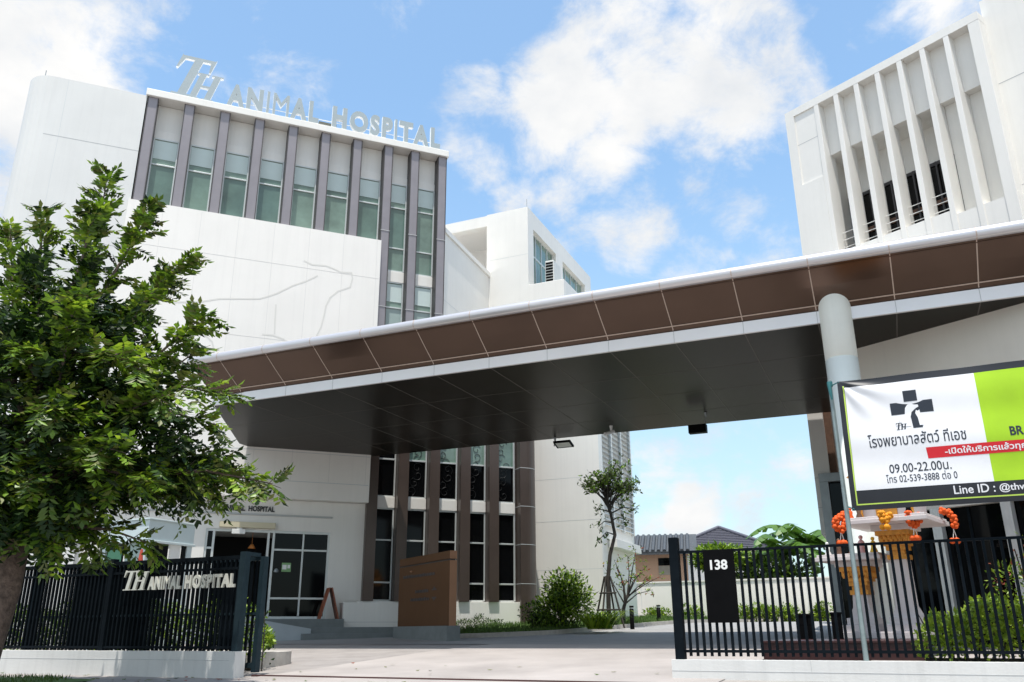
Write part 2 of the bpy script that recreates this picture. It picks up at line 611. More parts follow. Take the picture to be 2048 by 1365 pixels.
def serif_TH(mb, which, x0, x1, z0, z1, y, depth, mf=0, ms=None, slant=.26):
    ms = mf if ms is None else ms
    if which == 'T':
        polys = [[(.40, .05), (.64, .05), (.64, .90), (.40, .90)], [(.22, 0), (.82, 0), (.82, .05), (.22, .05)],
                 [(.0, .66), (.05, .66), (.13, .90), (.87, .90), (.95, .66), (1, .66), (1, 1.0), (.97, .97), (.03, .97), (0, 1.0)]]
    else:
        polys = [[(.10, .05), (.34, .05), (.34, .95), (.10, .95)], [(.66, .05), (.90, .05), (.90, .95), (.66, .95)], [(.34, .46), (.66, .46), (.66, .54), (.34, .54)],
                 [(0, 0), (.44, 0), (.44, .05), (0, .05)], [(.56, 0), (1, 0), (1, .05), (.56, .05)], [(0, .95), (.44, .95), (.44, 1), (0, 1)], [(.56, .95), (1, .95), (1, 1), (.56, 1)]]
    for p in polys:
        q = [(x0 + (x1 - x0) * u + slant * w * (z1 - z0), z0 + (z1 - z0) * w) for u, w in p]
        n = len(q)
        v = [(a, y, b) for a, b in q] + [(a, y + depth, b) for a, b in q]
        mb.add(v, [tuple(range(n))], mf)
        mb.add(v, [tuple(range(n, 2 * n))[::-1]] + [(i, (i + 1) % n, n + (i + 1) % n, n + i) for i in range(n)], ms)


# ------------------------------------------------------------------ foliage
def leaf(mb, base, d, nrm, ln, wd, mt, fold=.25):
    d = d.normalized()
    fold = rng.uniform(.05, .5)
    sd_ = d.cross(nrm)
    if sd_.length < 1e-4: sd_ = d.cross(Vector((.3, .5, .8)))
    sd_.normalize()
    n = sd_.cross(d)
    mid = base + d * ln * .5
    tip = base + d * ln - n * ln * .12
    l, r_ = mid + sd_ * wd * .5 - n * wd * fold, mid - sd_ * wd * .5 - n * wd * fold
    mb.add([base, r_, tip, l], [(0, 1, 2), (0, 2, 3)], mt)


def rv(s=1.0):
    while True:
        v = Vector((rng.uniform(-1, 1), rng.uniform(-1, 1), rng.uniform(-1, 1)))
        if .05 < v.length < 1: return v.normalized() * s


def spray(mb, p, d, ln, n, lw, ll, mats, droop=.25, wood=True):
    """a pinnate leaf: a rachis with pairs of leaflets"""
    d = d.normalized()
    side = d.cross(Vector((0, 0, 1)))
    if side.length < .1: side = Vector((1, 0, 0))
    side = (side.normalized() + rv(.35)).normalized()
    upv = side.cross(d)
    prev = p
    for i in range(n):
        t = (i + 1) / n
        q = p + d * ln * t + Vector((0, 0, -droop * ln * t * t))
        mt = rng.choice(mats)
        sc = (.75 + .4 * math.sin(math.pi * min(t * .85 + .1, 1)))
        ax = (q - prev).normalized()
        for sg in (-1, 1):
            ld = (side * sg + ax * .45 + rv(.18) - Vector((0, 0, .12)))
            leaf(mb, q, ld, (upv + rv(.25)), ll * sc * rng.uniform(.7, 1.25), lw * sc * rng.uniform(.75, 1.2), mt)
        prev = q
    leaf(mb, prev, d + rv(.2), upv, ll, lw, rng.choice(mats))


def leaf_blob(mb, c, rad, n, ll, lw, mats, up=.5, shell=.45):
    c = Vector(c)
    for _ in range(n):
        v = rv()
        k = rng.uniform(shell, 1.0) ** .6
        p = c + Vector((v.x * rad[0], v.y * rad[1], v.z * rad[2])) * k * rng.uniform(.85, 1.08)
        d = (v + rv(.9) + Vector((0, 0, up * .3)))
        leaf(mb, p, d, Vector((0, 0, 1)) * up + v * .5 + rv(.6), ll * rng.uniform(.7, 1.3), lw * rng.uniform(.8, 1.2), rng.choice(mats))


# ================================================================== SETTING
def grid_sheet(xs, ys, dz, fn=gz):
    mb = MB()
    v = [(x, y, fn(x, y) + dz) for y in ys for x in xs]
    nx = len(xs)
    f = [(j * nx + i, j * nx + i + 1, (j + 1) * nx + i + 1, (j + 1) * nx + i) for j in range(len(ys) - 1) for i in range(nx - 1)]
    return mb.add(v, f, 0, True)


def frange(a, b, n):
    return [a + (b - a) * i / (n - 1) for i in range(n)]


GXS = [-900, -300, -120, -60] + frange(-40, 40, 81) + [60, 120, 300, 900]
GYS = [-300, -100, -40] + frange(-20, 60, 81) + [80, 120, 240, 500, 1500]
struct('ground', grid_sheet(GXS, GYS, -.03), WALK)
B = Frame((-4.72, 15.25), -25.0)           # fence line frame


def strip_sheet(fr, x0, x1, y0, y1, nx, ny, dz):
    mb = MB()
    xs, ys = frange(x0, x1, nx), frange(y0, y1, ny)
    v = []
    for y in ys:
        for x in xs:
            w = fr.w(x, y)
            v.append((w.x, w.y, gz(w.x, w.y) + dz))
    f = [(j * nx + i, j * nx + i + 1, (j + 1) * nx + i + 1, (j + 1) * nx + i) for j in range(ny - 1) for i in range(nx - 1)]
    return mb.add(v, f, 0, True)


struct('street', strip_sheet(B, -40, 40, -30, -4.2, 40, 14, -.12), ASPH)
struct('driveway', strip_sheet(B, .25, 7.95, -4.2, 9.2, 10, 28, -.018), CONC)
struct('inner_road', strip_sheet(B, -22, 30, 9.2, 27, 60, 40, -.016), ROAD)
mbk = MB(B)
mbk.box(-40, 40, -4.35, -4.2, -.2, -.045)
struct('street_kerb', mbk, KERB)
# sliding gate track across the entrance
mb = MB(B)
for i in range(24):
    x0, x1 = .05 + i * .33, .05 + (i + 1) * .33
    w = B.w((x0 + x1) / 2, .42)
    mb.box(x0, x1, .39, .45, gz(w.x, w.y) - .03, gz(w.x, w.y) + .002)
tag(mb.build('gate_track', mat('rusty_track', (.07, .028, .025), .6)), 'thin rusty steel gate track set in the driveway', 'track')
# grass verge at the foot of the street tree
mb = MB()
for i in range(30):
    pass
cx, cy = -9.4, 14.6
ring = []
for k in range(28):
    th = 2 * math.pi * k / 28
    r_ = 1.5 + .25 * math.sin(3 * th + 1)
    x, y = cx + r_ * 1.5 * math.cos(th), cy + r_ * .75 * math.sin(th)
    ring.append((x, y, gz(x, y) + .012))
mb.add(ring + [(cx, cy, .07)], [(k, (k + 1) % 28, 28) for k in range(28)])
for _ in range(2600):
    th, k = rng.uniform(0, 6.283), math.sqrt(rng.random())
    x, y = cx + 2.2 * k * math.cos(th), cy + 1.1 * k * math.sin(th)
    b = Vector((x, y, gz(x, y) + .01))
    leaf(mb, b, Vector((rng.uniform(-.5, .5), rng.uniform(-.5, .5), 1)), Vector((rng.uniform(-1, 1), rng.uniform(-1, 1), .2)), rng.uniform(.05, .12), .014, 0)
o = struct('grass_verge', mb, GRASS, 'stuff')

# ================================================================== HOSPITAL BLOCK (left)
A = Frame((-7.45, 31.0), 22.5)
HOSP = thing('hospital_building', 'tall white hospital block with mauve grey fins and a green window strip', 'building', A.w(0, 0, .5), A.az)
FX = [-7.31 + 1.355 * i for i in range(8)] + [3.36, 4.61]
FW = .37
# --- walls
mb = MB(A)
arc = [(-11.5 + .9 - .9 * math.cos(R(t)), .9 - .9 * math.sin(R(t))) for t in range(0, 91, 15)]
mb.plan([(-11.5, 9)] + arc + [(-7.36, 0), (-7.36, 9)], 5.3, 20.64, 0)
mb.plan([(-11.5, 9)] + arc + [(-7.36, 0), (-7.36, 9)], .3, 5.297, 0)
for z in (18.15, 14.1, 12.1, 9.2, 7.05):
    mb.box(-10.6, -7.36, -.003, .05, z - .012, z + .012, 1)
for x in (-10.1,):
    mb.box(x - .008, x + .008, -.0025, .05, 5.3, 20.6, 2)
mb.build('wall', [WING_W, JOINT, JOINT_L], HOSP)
mb = MB(A)
mb.box(-7.355, 5.0, .56, 9, 14.5, 20.64, 0)
mb.box(2.22, 5.0, .563, 9, 1.8, 14.497, 0)
mb.box(5.003, 8.4, .56, 9, 1.8, 9.6, 0)
mb.build('window_wall', WHITE_R, HOSP)
mb = MB(A)
mb.box(-7.4, 5.06, -.06, 9, 20.66, 20.96, 0)
mb.build('roof_fascia', WHITE_R, HOSP, .02)
# --- carved facade panel
mb = MB(A)
mb.box(-7.42, 2.19, -.13, .54, 5.26, 16.03, 0)
for z in (14.3, 8.05, 11.2):
    mb.box(-7.3, 2.15, -.1335, -.1, z - .01, z + .01, 1)
for i in range(7):
    x = -6.2 + i * 1.37
    mb.box(x - .008, x + .008, -.133, -.1, 5.9, 16, 1)
mb.box(-7.3, 2.15, -.134, -.1, 5.88, 5.905, 2)
mb.box(-7.3, 2.15, -.134, -.1, 6.95, 6.972, 2)
panel = mb.build('facade_panel', [WHITE, JOINT_P, JOINT_L], HOSP, .0)
# the engraved animal outline: flat strips, the groove's shade put into their grey
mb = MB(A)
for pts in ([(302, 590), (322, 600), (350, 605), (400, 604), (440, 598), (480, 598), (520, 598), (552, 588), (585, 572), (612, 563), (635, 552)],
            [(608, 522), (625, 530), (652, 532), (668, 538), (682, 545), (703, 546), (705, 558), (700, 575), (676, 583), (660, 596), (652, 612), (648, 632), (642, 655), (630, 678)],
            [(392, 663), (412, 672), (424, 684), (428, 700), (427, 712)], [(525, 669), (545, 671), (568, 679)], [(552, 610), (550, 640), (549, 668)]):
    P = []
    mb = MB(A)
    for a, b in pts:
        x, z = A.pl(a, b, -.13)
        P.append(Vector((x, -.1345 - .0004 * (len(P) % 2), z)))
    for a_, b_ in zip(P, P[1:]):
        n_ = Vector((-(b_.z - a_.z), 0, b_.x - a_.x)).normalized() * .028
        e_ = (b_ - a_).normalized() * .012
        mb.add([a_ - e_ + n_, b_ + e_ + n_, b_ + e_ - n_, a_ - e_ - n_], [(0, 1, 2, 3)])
    mb.build('shade_outline', GROOVE_SHADE, panel)
# --- ground floor wall round the entrance
EX0, EX1, EZ0, EZ1 = -3.40, .92, 1.16, 4.16
mb = MB(A)
mb.box(-7.355, EX0, .25, 9, .3, 5.25, 0)
mb.box(EX1, 2.2, .25, 9, .3, 5.25, 0)
mb.box(EX0 + .001, EX1 - .001, .25, 9, EZ1, 5.25, 0)
mb.box(EX0 + .001, EX1 - .001, .25, 9, .3, EZ0 - .03, 0)
mb.box(-7.3, .95, .20, .252, 4.66, 4.72, 1)
mb.box(-6.0, 1.6, .2485, .3, 3.0, 3.02, 1) if False else None
mb.build('entrance_wall', [WHITE_R, JOINT], HOSP)
mb = MB(A)
mb.box(2.05, 8.42, .12, .6, .3, 1.76, 0)
mb.box(1.36, 3.5, -.75, .1, .45, 1.68, 0)
mb.box(1.36, 3.5, -.753, -.7, 1.02, 1.035, 1)
mb.build('plinth', [WHITE_R, JOINT], HOSP, .012)
# --- fins
for i in range(12):
    x = FX[i] if i < 10 else (5.88, 7.09)[i - 10]
    z0 = 16.035 if i < 7 else 1.765
    z1 = 20.655 if i < 10 else 9.7
    mb = MB(A)
    mb.box(x, x + FW, .05, .555, z0, z1, 0)
    for e in (x - .012, x + FW - .02):
        mb.box(e, e + .032, .035, .552, z0, z1 - .01, 1)
    if i >= 7:
        for z in (16.6, 13.2, 9.8, 7.0, 5.3, 3.45, 2.4):
            if z < z1: mb.box(x - .01, x + FW + .01, .03, .3, z - .008, z + .008, 2)
    mb.build('fin', [FIN, EDGE, JOINT_L], HOSP)
    if i >= 7:
        mb = MB(A)      # lower cladding in the brown of the ground floor
        mb.box(x - .016, x + FW + .016, .027, .556, 1.762, 9.2, 0)
        mb.build('fin_cladding', PIER, HOSP)


# --- windows
def window(parent, fr, x0, x1, y, zs, kinds, fw=.055):
    """zs: heights from the top down; kinds: one per field"""
    mb = MB(fr)
    mb.box(x0, x0 + fw, y - .05, y + .03, zs[-1], zs[0])
    mb.box(x1 - fw, x1, y - .05, y + .03, zs[-1], zs[0])
    for z in zs:
        mb.box(x0 + fw, x1 - fw, y - .045, y + .03, z - fw * .55, z + fw * .55)
    fo = mb.build('window', ALU, parent, .006)
    for za, zb, k in zip(zs, zs[1:], kinds):
        mb = MB(fr)
        mt = {'g': rng.choice(GLASS_V), 'd': GLASS_D, 'a': GLASS_A, 'b': rng.choice(GLASS_V)}[k[0]]
        mb.box(x0 + fw, x1 - fw, y, y + .02, zb + fw * .55, za - fw * .55)
        mb.build('pane', mt, fo)
        if k[0] == 'b':
            zc = za - (za - zb) * .74
            mb = MB(fr)
            mb.box(x0 + fw + .01, x1 - fw - .01, y - .012, y - .004, zc, za - fw * .55 - .03)
            mb.box(x0 + fw + .01, x1 - fw - .01, y - .02, y - .003, zc - .03, zc)
            mb.build('blind', BLIND, fo)
    return fo


EDGES = FX[:10]
for i in range(9):
    x0, x1 = FX[i] + FW + .015, FX[i + 1] - .015
    mb = MB(A)
    mb.box(x0, x1, .48, .565, 19.12, 19.46)
    mb.build('lintel', WHITE_R, HOSP, .01)
    mb = MB(A)
    mb.box(x0, x1, .30, .34, 19.42, 19.44) if False else None
    if i < 7:
        window(HOSP, A, x0, x1, .5, [19.1, 17.97, 15.6], 'bg')
    else:
        window(HOSP, A, x0, x1, .5, [19.1, 17.95, 16.05, 15.0], 'bgg')
        mb = MB(A)
        mb.box(x0, x1, .44, .565, 14.5, 14.98)
        mb.build('spandrel', WHITE_R, HOSP, .01)
        window(HOSP, A, x0, x1, .5, [14.48, 13.36, 11.4, 10.4], 'baa')
        mb = MB(A)
        mb.box(x0, x1, .44, .565, 9.9, 10.38)
        mb.build('spandrel', WHITE_R, HOSP, .01)
LX = [FX[7], FX[8], FX[9], 5.88, 7.09, 8.36]
for i in range(5):
    x0, x1 = LX[i] + FW + .03, LX[i + 1] - .03
    window(HOSP, A, x0, x1, .5, [9.5, 7.06, 5.62], 'gd' if i else 'dd')
    mb = MB(A)
    mb.box(x0, x1, .43, .565, 5.18, 5.60)
    mb.build('spandrel', WHITE_R, HOSP, .01)
    window(HOSP, A, x0, x1, .5, [5.15, 3.98, 2.44, 1.80], 'ddd')
    if i >= 1:   # scrollwork grille behind the upper panes
        mb = MB(A)
        for k in range(11):
            zc = 5.9 + k * .30
            ph = rng.uniform(0, 6.28)
            cxx = (x0 + x1) / 2 + rng.uniform(-.22, .08)
            P = []
            for t in range(14):
                a = ph + t * .48
                r_ = .20 * (1 - t / 17)
                P.append((cxx + r_ * math.cos(a), .488, zc + r_ * math.sin(a)))
            mb.tube(P, .009, 4)
        mb.build('scroll_grille', BLACK_L, HOSP)
# --- rounded pier
mb = MB(A)
px0, px1 = 8.39, 9.24
arc = [(px1 - .55 + .55 * math.sin(R(t)), .0 + .55 - .55 * math.cos(R(t))) for t in range(0, 91, 10)]
mb.plan([(px0, 0)] + arc + [(px1, 3.0), (px0, 3.0)], .45, 9.6, 0, False)
for z in (2.45, 3.95, 5.45, 7.0):
    mb.plan([(px0 - .004, -.004)] + [(a + .004, b - .004) for a, b in arc] + [(px1 + .004, 2.9), (px0 - .004, 2.9)], z - .012, z + .012, 1)
pier = mb.build('pier', [PIER, JOINT], HOSP)
# --- side wall running back along the drive
W = Frame(A.w(5.02, .30).to_2d(), 70)
wx0, wz0 = W.pl(897, 452)
mb = MB(W)
mb.box(-.0, 5.55, 0, 6, 9.0, 17.12, 0)
mb.box(-.0, 5.6, -.07, 6, 17.12, 17.34, 0)
mb.box(0, 5.5, -.003, .05, 14.0, 14.02, 1)
mb.build('side_wall', [WHITE_R, JOINT_L], HOSP)
# --- entrance glazing
mb = MB(A)
fy = .34
for x in (EX0, -3.16, -1.30, -1.12, EX1 - .08):
    mb.box(x, x + .08, fy - .06, fy + .06, EZ0 - .02, EZ1)
for z in (EZ1 - .09, EZ0 - .02):
    mb.box(EX0 + .08, EX1 - .08, fy - .055, fy + .055, z, z + .09)
mb.box(-.06, .0, fy - .05, fy + .05, EZ0 + .08, EZ1 - .09)
for z in (3.46, 1.80):
    mb.box(-1.04, EX1 - .09, fy - .048, fy + .048, z, z + .07)
mb.box(EX0 + .08, -3.16, fy - .048, fy + .048, 3.46, 3.53)
ef = mb.build('entrance_frame', ALU, HOSP, .006)
mb = MB(A)
mb.box(-1.04, -.07, fy - .005, fy + .012, EZ0 + .07, EZ1 - .09)
mb.build('pane', GLASS_D, ef)
mb = MB(A)
mb.box(.005, EX1 - .085, fy - .005, fy + .012, EZ0 + .07, EZ1 - .09)
mb.build('pane', GLASS_D, ef)
mb = MB(A)
mb.box(EX0 + .085, -3.165, fy - .005, fy + .012, EZ0 + .07, EZ1 - .09)
mb.build('pane', GLASS_D, ef)
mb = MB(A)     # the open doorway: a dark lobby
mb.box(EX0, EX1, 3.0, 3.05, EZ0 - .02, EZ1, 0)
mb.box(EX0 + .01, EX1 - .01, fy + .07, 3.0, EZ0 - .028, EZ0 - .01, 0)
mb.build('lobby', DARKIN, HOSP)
mb = MB(A)
x0, z0 = A.pl(441, 1057, .2)
mb.box(-2.98, -1.08, .06, .24, 4.20, 4.40)
mb.build('door_operator', YELLOWISH, HOSP, .01)
mb = MB(A)
mb.box(-2.55, -2.10, .05, .2, 3.98, 4.14)
mb.box(-2.40, -2.2, .10, .18, 4.14, 4.2)
mb.build('air_curtain_sensor', WHITEPL, HOSP, .01)
mb = MB(A)
mb.box(-.72, -.40, fy - .02, fy - .01, 2.74, 3.05, 0)
mb.box(-.70, -.55, fy - .026, fy - .018, 2.82, 2.98, 1)
mb.box(-.52, -.43, fy - .026, fy - .018, 2.86, 2.98, 1)
mb.lathe([(.001, 2.70), (.09, 2.72), (.09, 2.76), (.05, 2.83), (.001, 2.86)], (-.90, fy - .03), 8, 2)
mb.build('door_sticker', [STICK, WHITEPL, STEEL], HOSP)
# lobby pendant lamp
mb = MB(A)
mb.lathe([(.02, 3.75), (.05, 3.74), (.14, 3.60), (.13, 3.59)], (-1.72, 1.2), 12)
mb.tube([(-1.72, 1.2, 3.74), (-1.72, 1.2, 4.16)], .01, 5)
mb.build('pendant_lamp', LAMPG, HOSP)
# roof lightning rod
mb = MB(A)
rx_, rz_ = A.pl(85, 145)
mb.tube([(rx_, .6, 20.6), (rx_, .6, 21.2)], .015, 5)
mb.build('lightning_rod', STEEL, HOSP)

# --- roof sign
def sign_letters(parent, fr, word, pxa, pxb, z0, z1, y, depth, mats, bold=.02, ref_y=200):
    pass


SG = thing('roof_sign', 'big silver letters standing on the white roof edge, TH in tall slanted serifs', 'sign', A.w(-3, 0, 20.96), A.az)
fxa = lambda px, z: A.pl(px, 0, 0)[0]


def xs_at(px, z, fr, y=0.0):
    """x on wall plane y at height z for a photo column"""
    lo, hi = -1000, 2400
    for _ in range(50):
        m = (lo + hi) / 2
        if fr.pl(px, m, y)[1] > z: lo = m
        else: hi = m
    return fr.pl(px, lo, y)[0]


ys_ = -.02
mb = MB(A)
serif_TH(mb, 'T', xs_at(324, 20.99, A), xs_at(394, 20.99, A), 20.97, 22.92, ys_, .14, 0, 1, .30)
mb.build('letter_T', [SIGN_GREY, SIGN_EDGE], SG)
mb = MB(A)
serif_TH(mb, 'H', xs_at(372, 20.99, A), xs_at(424, 20.99, A), 20.97, 22.2, ys_ + .02, .14, 0, 1, .28)
mb.build('letter_H', [SIGN_GREY, SIGN_EDGE], SG)
for word, a, b in (('ANIMAL', 454, 637), ('HOSPITAL', 664, 880)):
    mb = MB(A)
    put_word(mb, word, xs_at(a, 21.2, A), xs_at(b, 21.2, A), 20.99, 22.02, lambda x, z: ys_, 0, 1, .16, .05)
    mb.build('lettering', [SIGN_GREY, SIGN_EDGE], SG)
mb = MB(A)
a, b = xs_at(454, 21.2, A), xs_at(880, 21.2, A)
mb.box(a + .05, b - .05, .145, .17, 21.3, 21.32)
mb.build('mounting_rail', SIGN_EDGE, SG)
mb = MB(A)
x0 = xs_at(641, 21, A)
mb.box(x0, x0 + .75, .5, .9, 21.08, 21.45)
mb.box(x0 + .3, x0 + .4, .55, .7, 20.96, 21.1)
tag(mb.build('roof_floodlight', mat('dark_olive_box', (.12, .12, .09), .5)), 'small dark box floodlight on the roof behind the silver letters', 'floodlight')
# --- entrance lettering
ES = thing('entrance_sign', 'small black letters on the white band above the entrance door', 'sign', A.w(-2.3, .2, 4.75), A.az)
mb = MB(A)
serif_TH(mb, 'T', -3.50, -3.28, 4.79, 5.09, .21, .035, 0, None, .25)
serif_TH(mb, 'H', -3.30, -3.10, 4.79, 5.03, .212, .035, 0, None, .25)
mb.build('logo_letters', BLACK_L, ES)
for word, a, b in (('ANIMAL', -2.97, -2.16), ('HOSPITAL', -2.05, -1.14)):
    mb = MB(A)
    put_text(mb, word, a, b, 4.80, 4.99, lambda x, z: .212, 0, None, .035, .03)
    mb.build('lettering', BLACK_L, ES)

# ================================================================== REAR BLOCK
Q2 = Frame((-.9, 38.1), -23.5)
REAR = thing('rear_building', 'white rear block with a roof terrace opening and a recessed balcony, behind the canopy', 'building', Q2.w(2, 3, .9), Q2.az)
mb = MB(Q2)
# upper block with terrace opening on the left
cx1 = 1.86
for z0, z1 in ((.5, 16.35), (19.93, 20.5)):
    mb.box(-4.2, -.36, 0, 11, z0, z1, 0) if z0 < 10 else mb.box(-4.2, -.36, 0, .35, z0, z1, 0)
mb.box(-.36, cx1, .0, 9.7, .5, 16.4, 0)
# right part of upper block, walls around the window openings on the side face
mb.box(-.36, cx1 - .6, 0.001, 9.7, 16.4, 20.55, 0)
mb.box(cx1 - .6, cx1, 0, .72, 16.4, 20.55, 0)       # corner
mb.box(cx1 - .6, cx1, .72, 9.7, 19.62, 20.55, 0)    # band over windows
mb.box(cx1 - .6, cx1, 3.9, 4.9, 16.4, 19.62, 0)
mb.box(cx1 - .6, cx1, 8.6, 9.7, 16.4, 19.62, 0)
mb.box(cx1 - .6, cx1, 4.9, 8.6, 16.4, 18.0, 0) if False else None
mb.box(-4.2, -.36, 3.0, 3.3, 16.35, 20.2, 1)
mb.box(-4.2, -.36, .35, 3.3, 20.2, 20.45, 1)       # back wall of the terrace
mb.box(-.2, cx1 - .01, -.003, .05, 18.0, 18.015, 2)
mb.box(-.3, cx1, -.003, .05, 15.0, 15.015, 2)
mb.build('wall', [WHITE_R, WHITE, JOINT_L], REAR)
mb = MB(Q2)     # balcony parapet jutting to the right
mb.box(cx1 + .001, 3.66, -.02, .16, 12.5, 16.36, 0)
mb.box(3.52, 3.661, .16, 9.3, 12.5, 16.36, 0)
mb.box(cx1 + .001, 3.52, .16, 9.3, 12.5, 15.2, 0)
mb.build('balcony_parapet', WHITE_R, REAR, .02)
# balcony windows on the side face
S2 = Frame(Q2.w(cx1, 0).to_2d(), -23.5 + 90)
def side_window(x0, x1, zs, n):
    mb = MB(S2)
    y = .25
    mb.box(x0, x0 + .05, y - .05, y + .05, zs[-1], zs[0])
    mb.box(x1 - .05, x1, y - .05, y + .05, zs[-1], zs[0])
    for k in range(1, n):
        xx = x0 + (x1 - x0) * k / n
        mb.box(xx - .03, xx + .03, y - .045, y + .045, zs[-1], zs[0])
    for z in zs:
        mb.box(x0 + .05, x1 - .05, y - .04, y + .04, z - .04, z + .04)
    fo = mb.build('window', ALU, REAR)
    mb = MB(S2)
    mb.box(x0, x1, y - .005, y + .01, zs[-1], zs[0])
    mb.build('pane', GLASS_G, fo)
side_window(.72, 3.9, [19.6, 18.4, 16.4], 4)
side_window(4.9, 8.6, [19.6, 18.4, 16.4], 4)
mb = MB(Q2)
rx_ = Q2.pl(1055, 412)[0]
mb.tube([(1.7, .3, 20.5), (1.7, .3, 21.15)], .012, 5)
mb.build('lightning_rod', STEEL, REAR)
# condenser on the balcony
ac = thing('aircon_unit', 'pale air conditioner condenser with black grille on the rear balcony', 'air conditioner', S2.w(1.5, -.75, 15.2), S2.az)
mb = MB(S2)
mb.box(.95, 1.95, -.95, -.5, 16.42, 17.9)
mb.box(.95, 1.95, -.94, -.51, 15.2, 16.42)
mb.build('case', ACBODY, ac, .03)
mb = MB(Q2)
a = Q2.loc(S2.w(.95, -.95)); b = Q2.loc(S2.w(.95, -.5))
xa, xb = sorted((a.x, b.x))
for k in range(9):
    z = 16.5 + k * .15
    mb.box(xa + .04, xb - .04, a.y - .015, a.y + .01, z, z + .10)
mb.build('grille', BLACK, ac)
# --- lower right wing with louvre face
WING = thing('louvred_building', 'plain white lower block with a pale louvred side, behind the slender tree', 'building', Q2.w(4, 2, .9), Q2.az)
lx = Q2.pl(1197, 900, -.4)[0]
mb = MB(Q2)
mb.box(1.0, lx, -.4, 4.5, .5, 12.3, 0)
for z in (6.9, 5.1, 3.1):
    mb.box(1.1, lx - .01, -.403, -.3, z, z + .014, 1)
mb.build('wall', [WHITE_R, JOINT_L], WING)
S3 = Frame(Q2.w(lx, -.4).to_2d(), -23.5 + 90)
mb = MB(S3)
z = 4.9
while z < 12.2:
    mb.add([(0.03, -.02, z + .09), (4.6, -.02, z + .09), (4.6, -.13, z), (.03, -.13, z), (0.03, -.0, z + .08), (4.6, .0, z + .08)], [(0, 1, 2, 3), (3, 2, 5, 4)], 0)
    z += .22
for x in (.0, 1.5, 3.0, 4.55):
    mb.box(x, x + .03, -.15, -.001, 4.8, 12.3, 0)
mb.build('louvre_screen', LOUV, WING)
mb = MB(S3)
mb.box(.8, 4.6, -.4, -.002, 4.0, 4.35)
mb.build('side_canopy', WHITE_R, WING, .01)

# ================================================================== CANOPY
K = Frame((.94, 19.88), -23.5)
CAN = thing('entrance_canopy', 'wide brown metal drive-through canopy with a rounded silver front edge', 'canopy', K.w(6.65, 0, .3), K.az)
SZ = 7.05
XL, XR = -10.65, 17.0
fl = [(-.06, SZ + .30), (-.10, SZ + .33), (-.55, SZ + .62), (-1.0, SZ + .93)]
mb = MB(K)
mb.strip([(-.0, SZ + .26)] + fl, XL, XR, 0)
mb.build('fascia', FASCIA, CAN)
mb = MB(K)
nose = [(-1.0 - .02, SZ + .925)]
for t in range(-60, 131, 12):
    nose.append((-1.05 - .125 * math.cos(R(t)), SZ + 1.03 + .135 * math.sin(R(t))))
nose += [(-.5, SZ + 1.175)]
mb.strip(nose, XL - .02, XR, 0, True)
n = len(nose)
mb.build('nose', SILVER, CAN)
mb = MB(K)
mb.strip([(-.5, SZ + 1.155), (8.6, SZ + 1.35), (8.6, SZ)], XL, XR, 0)
mb.add([(XL, y, z) for y, z in [(0.0, SZ), (0, SZ + .26)] + fl + [(-1.1, SZ + 1.1), (-.5, SZ + 1.15), (8.6, SZ + 1.34), (8.6, SZ)]], [tuple(range(10))], 0)
mb.build('roof', FASCIA, CAN)
mb = MB(K)
mb.box(XL, XR, -.02, .05, SZ - .02, SZ + .255, 0)
mb.build('silver_band', BAND, CAN)
mb = MB(K)
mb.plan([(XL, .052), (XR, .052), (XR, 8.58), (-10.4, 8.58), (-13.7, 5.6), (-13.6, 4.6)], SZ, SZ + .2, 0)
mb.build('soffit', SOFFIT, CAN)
mb = MB(K)
sx = [-.07 + 1.587 * k for k in range(-6, 11)]
sn = Vector((-.565, .83))
for x in sx:
    # fascia seams follow the flare
    P = [(-.06, SZ + .27)] + fl + [(-1.11, SZ + .915), (-1.165, SZ + .98), (-1.178, SZ + 1.04), (-1.15, SZ + 1.12), (-1.09, SZ + 1.168)]
    P = [(a - .006, b - .006) for a, b in P]
    mb.strip(P, x - .011, x + .011, 0)
    mb.box(x - .006, x + .006, -.024, .0, SZ - .02, SZ + .25, 1)
mb.strip([(-.125, SZ + .335), (-.155, SZ + .352)], XL, XR, 0)
mb.strip([(-.95, SZ + .878), (-.97, SZ + .892)], XL, XR, 2)
mb.build('fascia_joint', [SEAM, JOINT, FASCIA], CAN)
mb = MB(K)
for x in sx:
    if x < 10: mb.box(x - .012, x + .012, .06, 8.55, SZ - .004, SZ + .02, 0)
for y in (2.42, 4.55, 6.7):
    mb.box(-12, 16, y - .01, y + .01, SZ - .003, SZ + .02, 0)
mb.build('soffit_joint', SEAM_D, CAN)
colx = K.pz(1672, 640, SZ)[0]
mb = MB(K)
mb.lathe([(.33, .2), (.33, 6.13), (.318, 6.135), (.318, 6.155), (.33, 6.16), (.33, SZ + .62)], (colx, -.02), 40)
mb.build('column', COLUMN, CAN)


def floodlight(px, py, label, big=True, tilt=0):
    x, y = K.pz(px, py, SZ)
    t = thing('floodlight', label, 'floodlight', K.w(x, y, SZ), K.az, 'floodlights under the canopy')
    mb = MB(K)
    mb.tube([(x, y, SZ), (x, y, SZ - .12)], [.05, .03], 8)
    mb.tube([(x, y, SZ - .1), (x - .03, y - .02, SZ - .30)], .022, 6)
    mb.build('bracket', STEEL, t)
    return t, x, y


